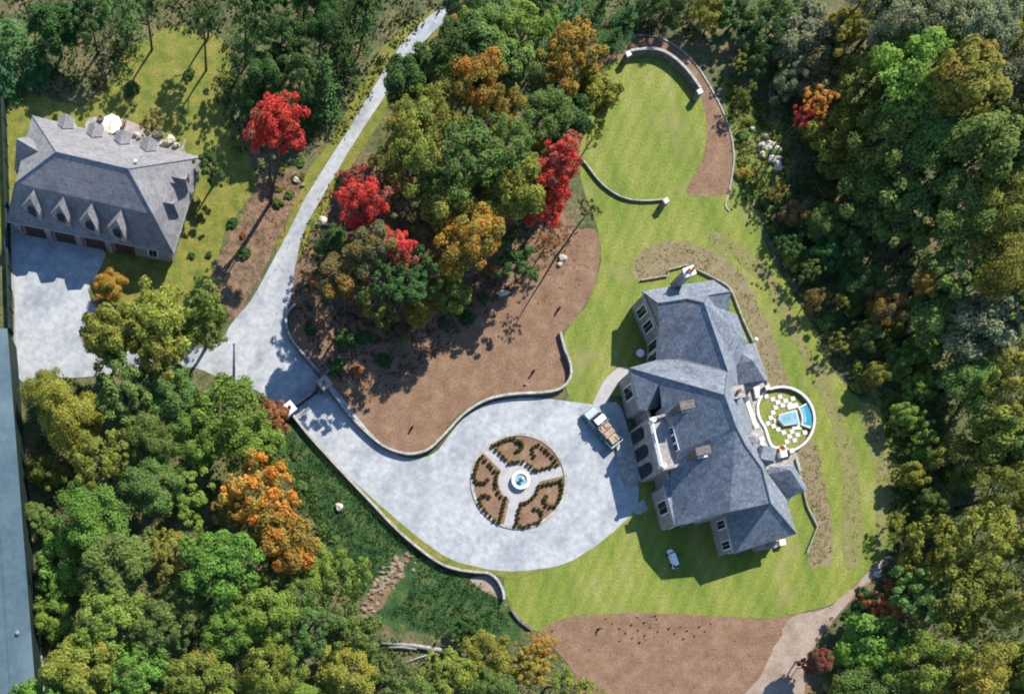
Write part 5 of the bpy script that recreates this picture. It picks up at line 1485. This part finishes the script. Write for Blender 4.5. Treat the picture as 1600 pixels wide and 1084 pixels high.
def auto_labels(items, noun):
    bins = {}
    for o, p, hue in items:
        a, nm = min(ANCH, key=lambda q: (q[0][0] - p[0]) ** 2 + (q[0][1] - p[1]) ** 2)
        ang = math.degrees(math.atan2(p[1] - a[1], p[0] - a[0])) % 360
        bins.setdefault((nm, DIRS[int((ang + 22.5) // 45) % 8], hue), []).append(((p[0] - a[0]) ** 2 + (p[1] - a[1]) ** 2, o))
    for (nm, dr, hue), l in bins.items():
        l.sort(key=lambda q: q[0])
        for i, (_, o) in enumerate(l):
            if len(l) == 1: o['label'] = f'{hue} {noun} {dr} {nm}'
            else: o['label'] = f'{ORD[min(i, 11)]} {hue} {noun} {dr} {nm}'
for kind, noun, grp in (('broadleaf', 'leafy tree', 'leafy trees of the surrounding woods'), ('conifer', 'pine tree', 'pines along the top edge')):
    auto_labels([(o, p, hue) for o, p, hue, k, _, _ in TREES if k == kind and 'label' not in o], noun)
    for o, p, hue, k, _, _ in TREES:
        if k == kind:
            o['group'] = grp
            o['category'] = 'tree' if kind == 'broadleaf' else 'pine tree'

# understorey shrubs in the shaded margins
SHRUBS = []
def fill_shrubs(poly, n, r0, r1, pal, sep=.8):
    xs = [p[0] for p in poly]; ys = [p[1] for p in poly]
    c = 0
    for _ in range(n * 30):
        if c >= n: break
        x, y = rng.uniform(min(xs), max(xs)), rng.uniform(min(ys), max(ys))
        if not inside(x, y, poly) or any(inside(x, y, z) for z in (LAWN, ROAD, MULCH_S)): continue
        r = rng.uniform(r0, r1)
        if any((x - p[0]) ** 2 + (y - p[1]) ** 2 < (sep * (r + q)) ** 2 for _, p, _, q in SHRUBS): continue
        hue = rng.choice(pal)
        SHRUBS.append((shrub(x, y, r, hue, cat='shrub', group='shrubs along the wood edges'), (x, y), hue, r)); c += 1
EDGE_E = [(1195, 330), (1225, 400), (1260, 470), (1300, 560), (1345, 612), (1400, 640), (1410, 760), (1400, 850), (1460, 850), (1500, 700), (1480, 560), (1400, 440), (1300, 300), (1240, 270)]
fill_shrubs(EDGE_E, 38, 7, 25, ['mid green', 'bright green', 'bright green', 'olive green', 'yellow green'])
fill_shrubs([(1120, 110), (1160, 140), (1225, 190), (1240, 260), (1215, 330), (1165, 320), (1150, 240)], 9, 6, 13, ['yellow green', 'mid green', 'olive gold', 'mid green'])
fill_shrubs([(560, 400), (800, 410), (780, 470), (640, 560), (540, 600), (480, 520), (470, 440)], 22, 9, 18, ['dark green', 'brown green', 'olive green', 'rust brown'])
fill_shrubs([(440, 700), (500, 800), (560, 880), (540, 940), (500, 850), (430, 740)], 9, 7, 13, ['mid green', 'bright green', 'dark green', 'mid green'])
fill_shrubs([(285, 320), (330, 290), (390, 300), (420, 340), (380, 430), (320, 470), (280, 410)], 6, 6, 13, ['mid green', 'dark green', 'rust brown'])
fill_shrubs([(400, 270), (480, 250), (465, 300), (440, 340)], 8, 6, 11, ['mid green', 'olive green'])
fill_shrubs([(1300, 950), (1360, 900), (1420, 880), (1400, 960), (1300, 1010)], 10, 8, 15, ['rust brown', 'olive gold', 'dark green'])
fill_shrubs([(130, 60), (340, 40), (340, 170), (270, 180), (100, 150)], 3, 8, 15, ['dark green', 'brown green', 'olive gold'])
auto_labels([(o, p, hue) for o, p, hue, _ in SHRUBS], 'shrub')

# ------------------------------------------------------------------ low growth nobody could count
def scatter(name, poly, n, s0, s1, col, al=.1, h=.5, avoid=(), seed=1):
    rg = np.random.default_rng(seed)
    xs = [p[0] for p in poly]; ys = [p[1] for p in poly]
    cen, cl = [], []
    rr = random.Random(seed)
    tries = 0
    while len(cen) < n and tries < n * 12:
        tries += 1
        x, y = rr.uniform(min(xs), max(xs)), rr.uniform(min(ys), max(ys))
        if not inside(x, y, poly) or any(inside(x, y, z) for z in avoid): continue
        c = rr.random()
        v = P(x, y)
        for _ in range(rr.randint(3, 7)):
            cen.append((v.x + rr.gauss(0, s1 * 1.3), v.y + rr.gauss(0, s1 * 1.3), .04 + abs(rr.gauss(0, h)) * .6)); cl.append(c)
    cen = np.array(cen); cl = np.array(cl)
    nor = np.array([0, 0, 1]) + .7 * unit(rg.normal(size=cen.shape))
    v = quads(cen, nor, rg.uniform(s0, s1, len(cen)), rg)
    me = leaf_mesh(name, v, np.clip(.5 * cl + .5 * rg.random(len(cen)), 0, 1), cl * .9, M['leaf'])
    o = bpy.data.objects.new(name, me); COL.objects.link(o)
    o.color = (*col, al); o['kind'] = 'stuff'; o['turning_colour'] = (.20, .125, .045)
    return o
AV = [LAWN, ROAD, MULCH_S]
scatter('undergrowth', [(1180, 90), (1640, -40), (1640, 1110), (1290, 1110), (1330, 960), (1420, 880), (1400, 640), (1300, 560), (1190, 340), (1240, 260)], 24000, .12, .32, (.075, .125, .030), .3, .6, AV + [[(1125, 120), (1190, 160), (1240, 250), (1200, 340), (1160, 312), (1150, 240)]], 2)
scatter('undergrowth', [(60, 590), (420, 620), (520, 830), (600, 1000), (800, 1030), (920, 1110), (60, 1110)], 12000, .12, .30, (.075, .120, .026), .3, .5, AV, 3)
scatter('undergrowth', [(440, 660), (500, 715), (620, 838), (770, 925), (800, 985), (690, 995), (560, 940), (470, 800)], 8500, .06, .15, (.030, .070, .019), .08, .35, AV + [[(655, 870), (620, 860), (540, 960), (580, 985), (640, 930)]], 4)
scatter('leaf_litter', [(470, 330), (560, 250), (780, 300), (900, 360), (880, 400), (780, 470), (640, 590), (560, 640), (460, 500)], 7000, .08, .22, (.10, .065, .028), .5, .15, [ROAD], 5)
scatter('undergrowth', [(0, -30), (1180, -30), (1100, 60), (960, 60), (700, 60), (600, 120), (540, 220), (370, 240), (340, 160), (350, 60), (250, 40), (160, 130), (0, 160)], 9000, .12, .3, (.040, .065, .016), .3, .5, AV, 6)
scatter('rough_weeds', [(1125, 120), (1190, 160), (1240, 250), (1200, 340), (1160, 312), (1150, 240)], 2600, .08, .22, (.10, .12, .022), .3, .3, AV, 7)
scatter('rough_weeds', [(1370, 615), (1440, 640), (1440, 780), (1380, 900), (1394, 760)], 2600, .08, .22, (.085, .125, .022), .2, .3, AV, 8)
for i, b in enumerate((BED1, BED1B, BED2, BED3)):
    scatter('ground_cover', b, 1500 if i < 2 else 700, .04, .10, (.135, .112, .045), .5, .03, (), 20 + i)
scatter('fallen_leaves', [(380, 290), (460, 270), (475, 320), (430, 390), (370, 400)], 500, .06, .14, (.30, .055, .04), .5, .02, [ROAD], 31)
scatter('fallen_leaves', [(850, 340), (930, 370), (905, 470), (800, 480), (700, 500), (720, 460)], 700, .05, .12, (.26, .10, .045), .5, .02, (), 32)
scatter('fallen_leaves', [(700, 20), (650, 30), (560, 160), (480, 290), (380, 480), (330, 590), (450, 640), (470, 520), (560, 230), (640, 110)], 420, .05, .11, (.22, .12, .05), .5, .01, (), 33)
scatter('fallen_leaves', [(450, 640), (620, 815), (790, 890), (900, 870), (880, 860), (780, 870), (640, 800), (500, 660)], 160, .04, .10, (.22, .13, .05), .5, .01, (), 34)
scatter('fallen_leaves', [(840, 985), (900, 1090), (1240, 1090), (1380, 880), (1300, 945), (1000, 962)], 260, .04, .11, (.10, .06, .035), .5, .01, (), 35)
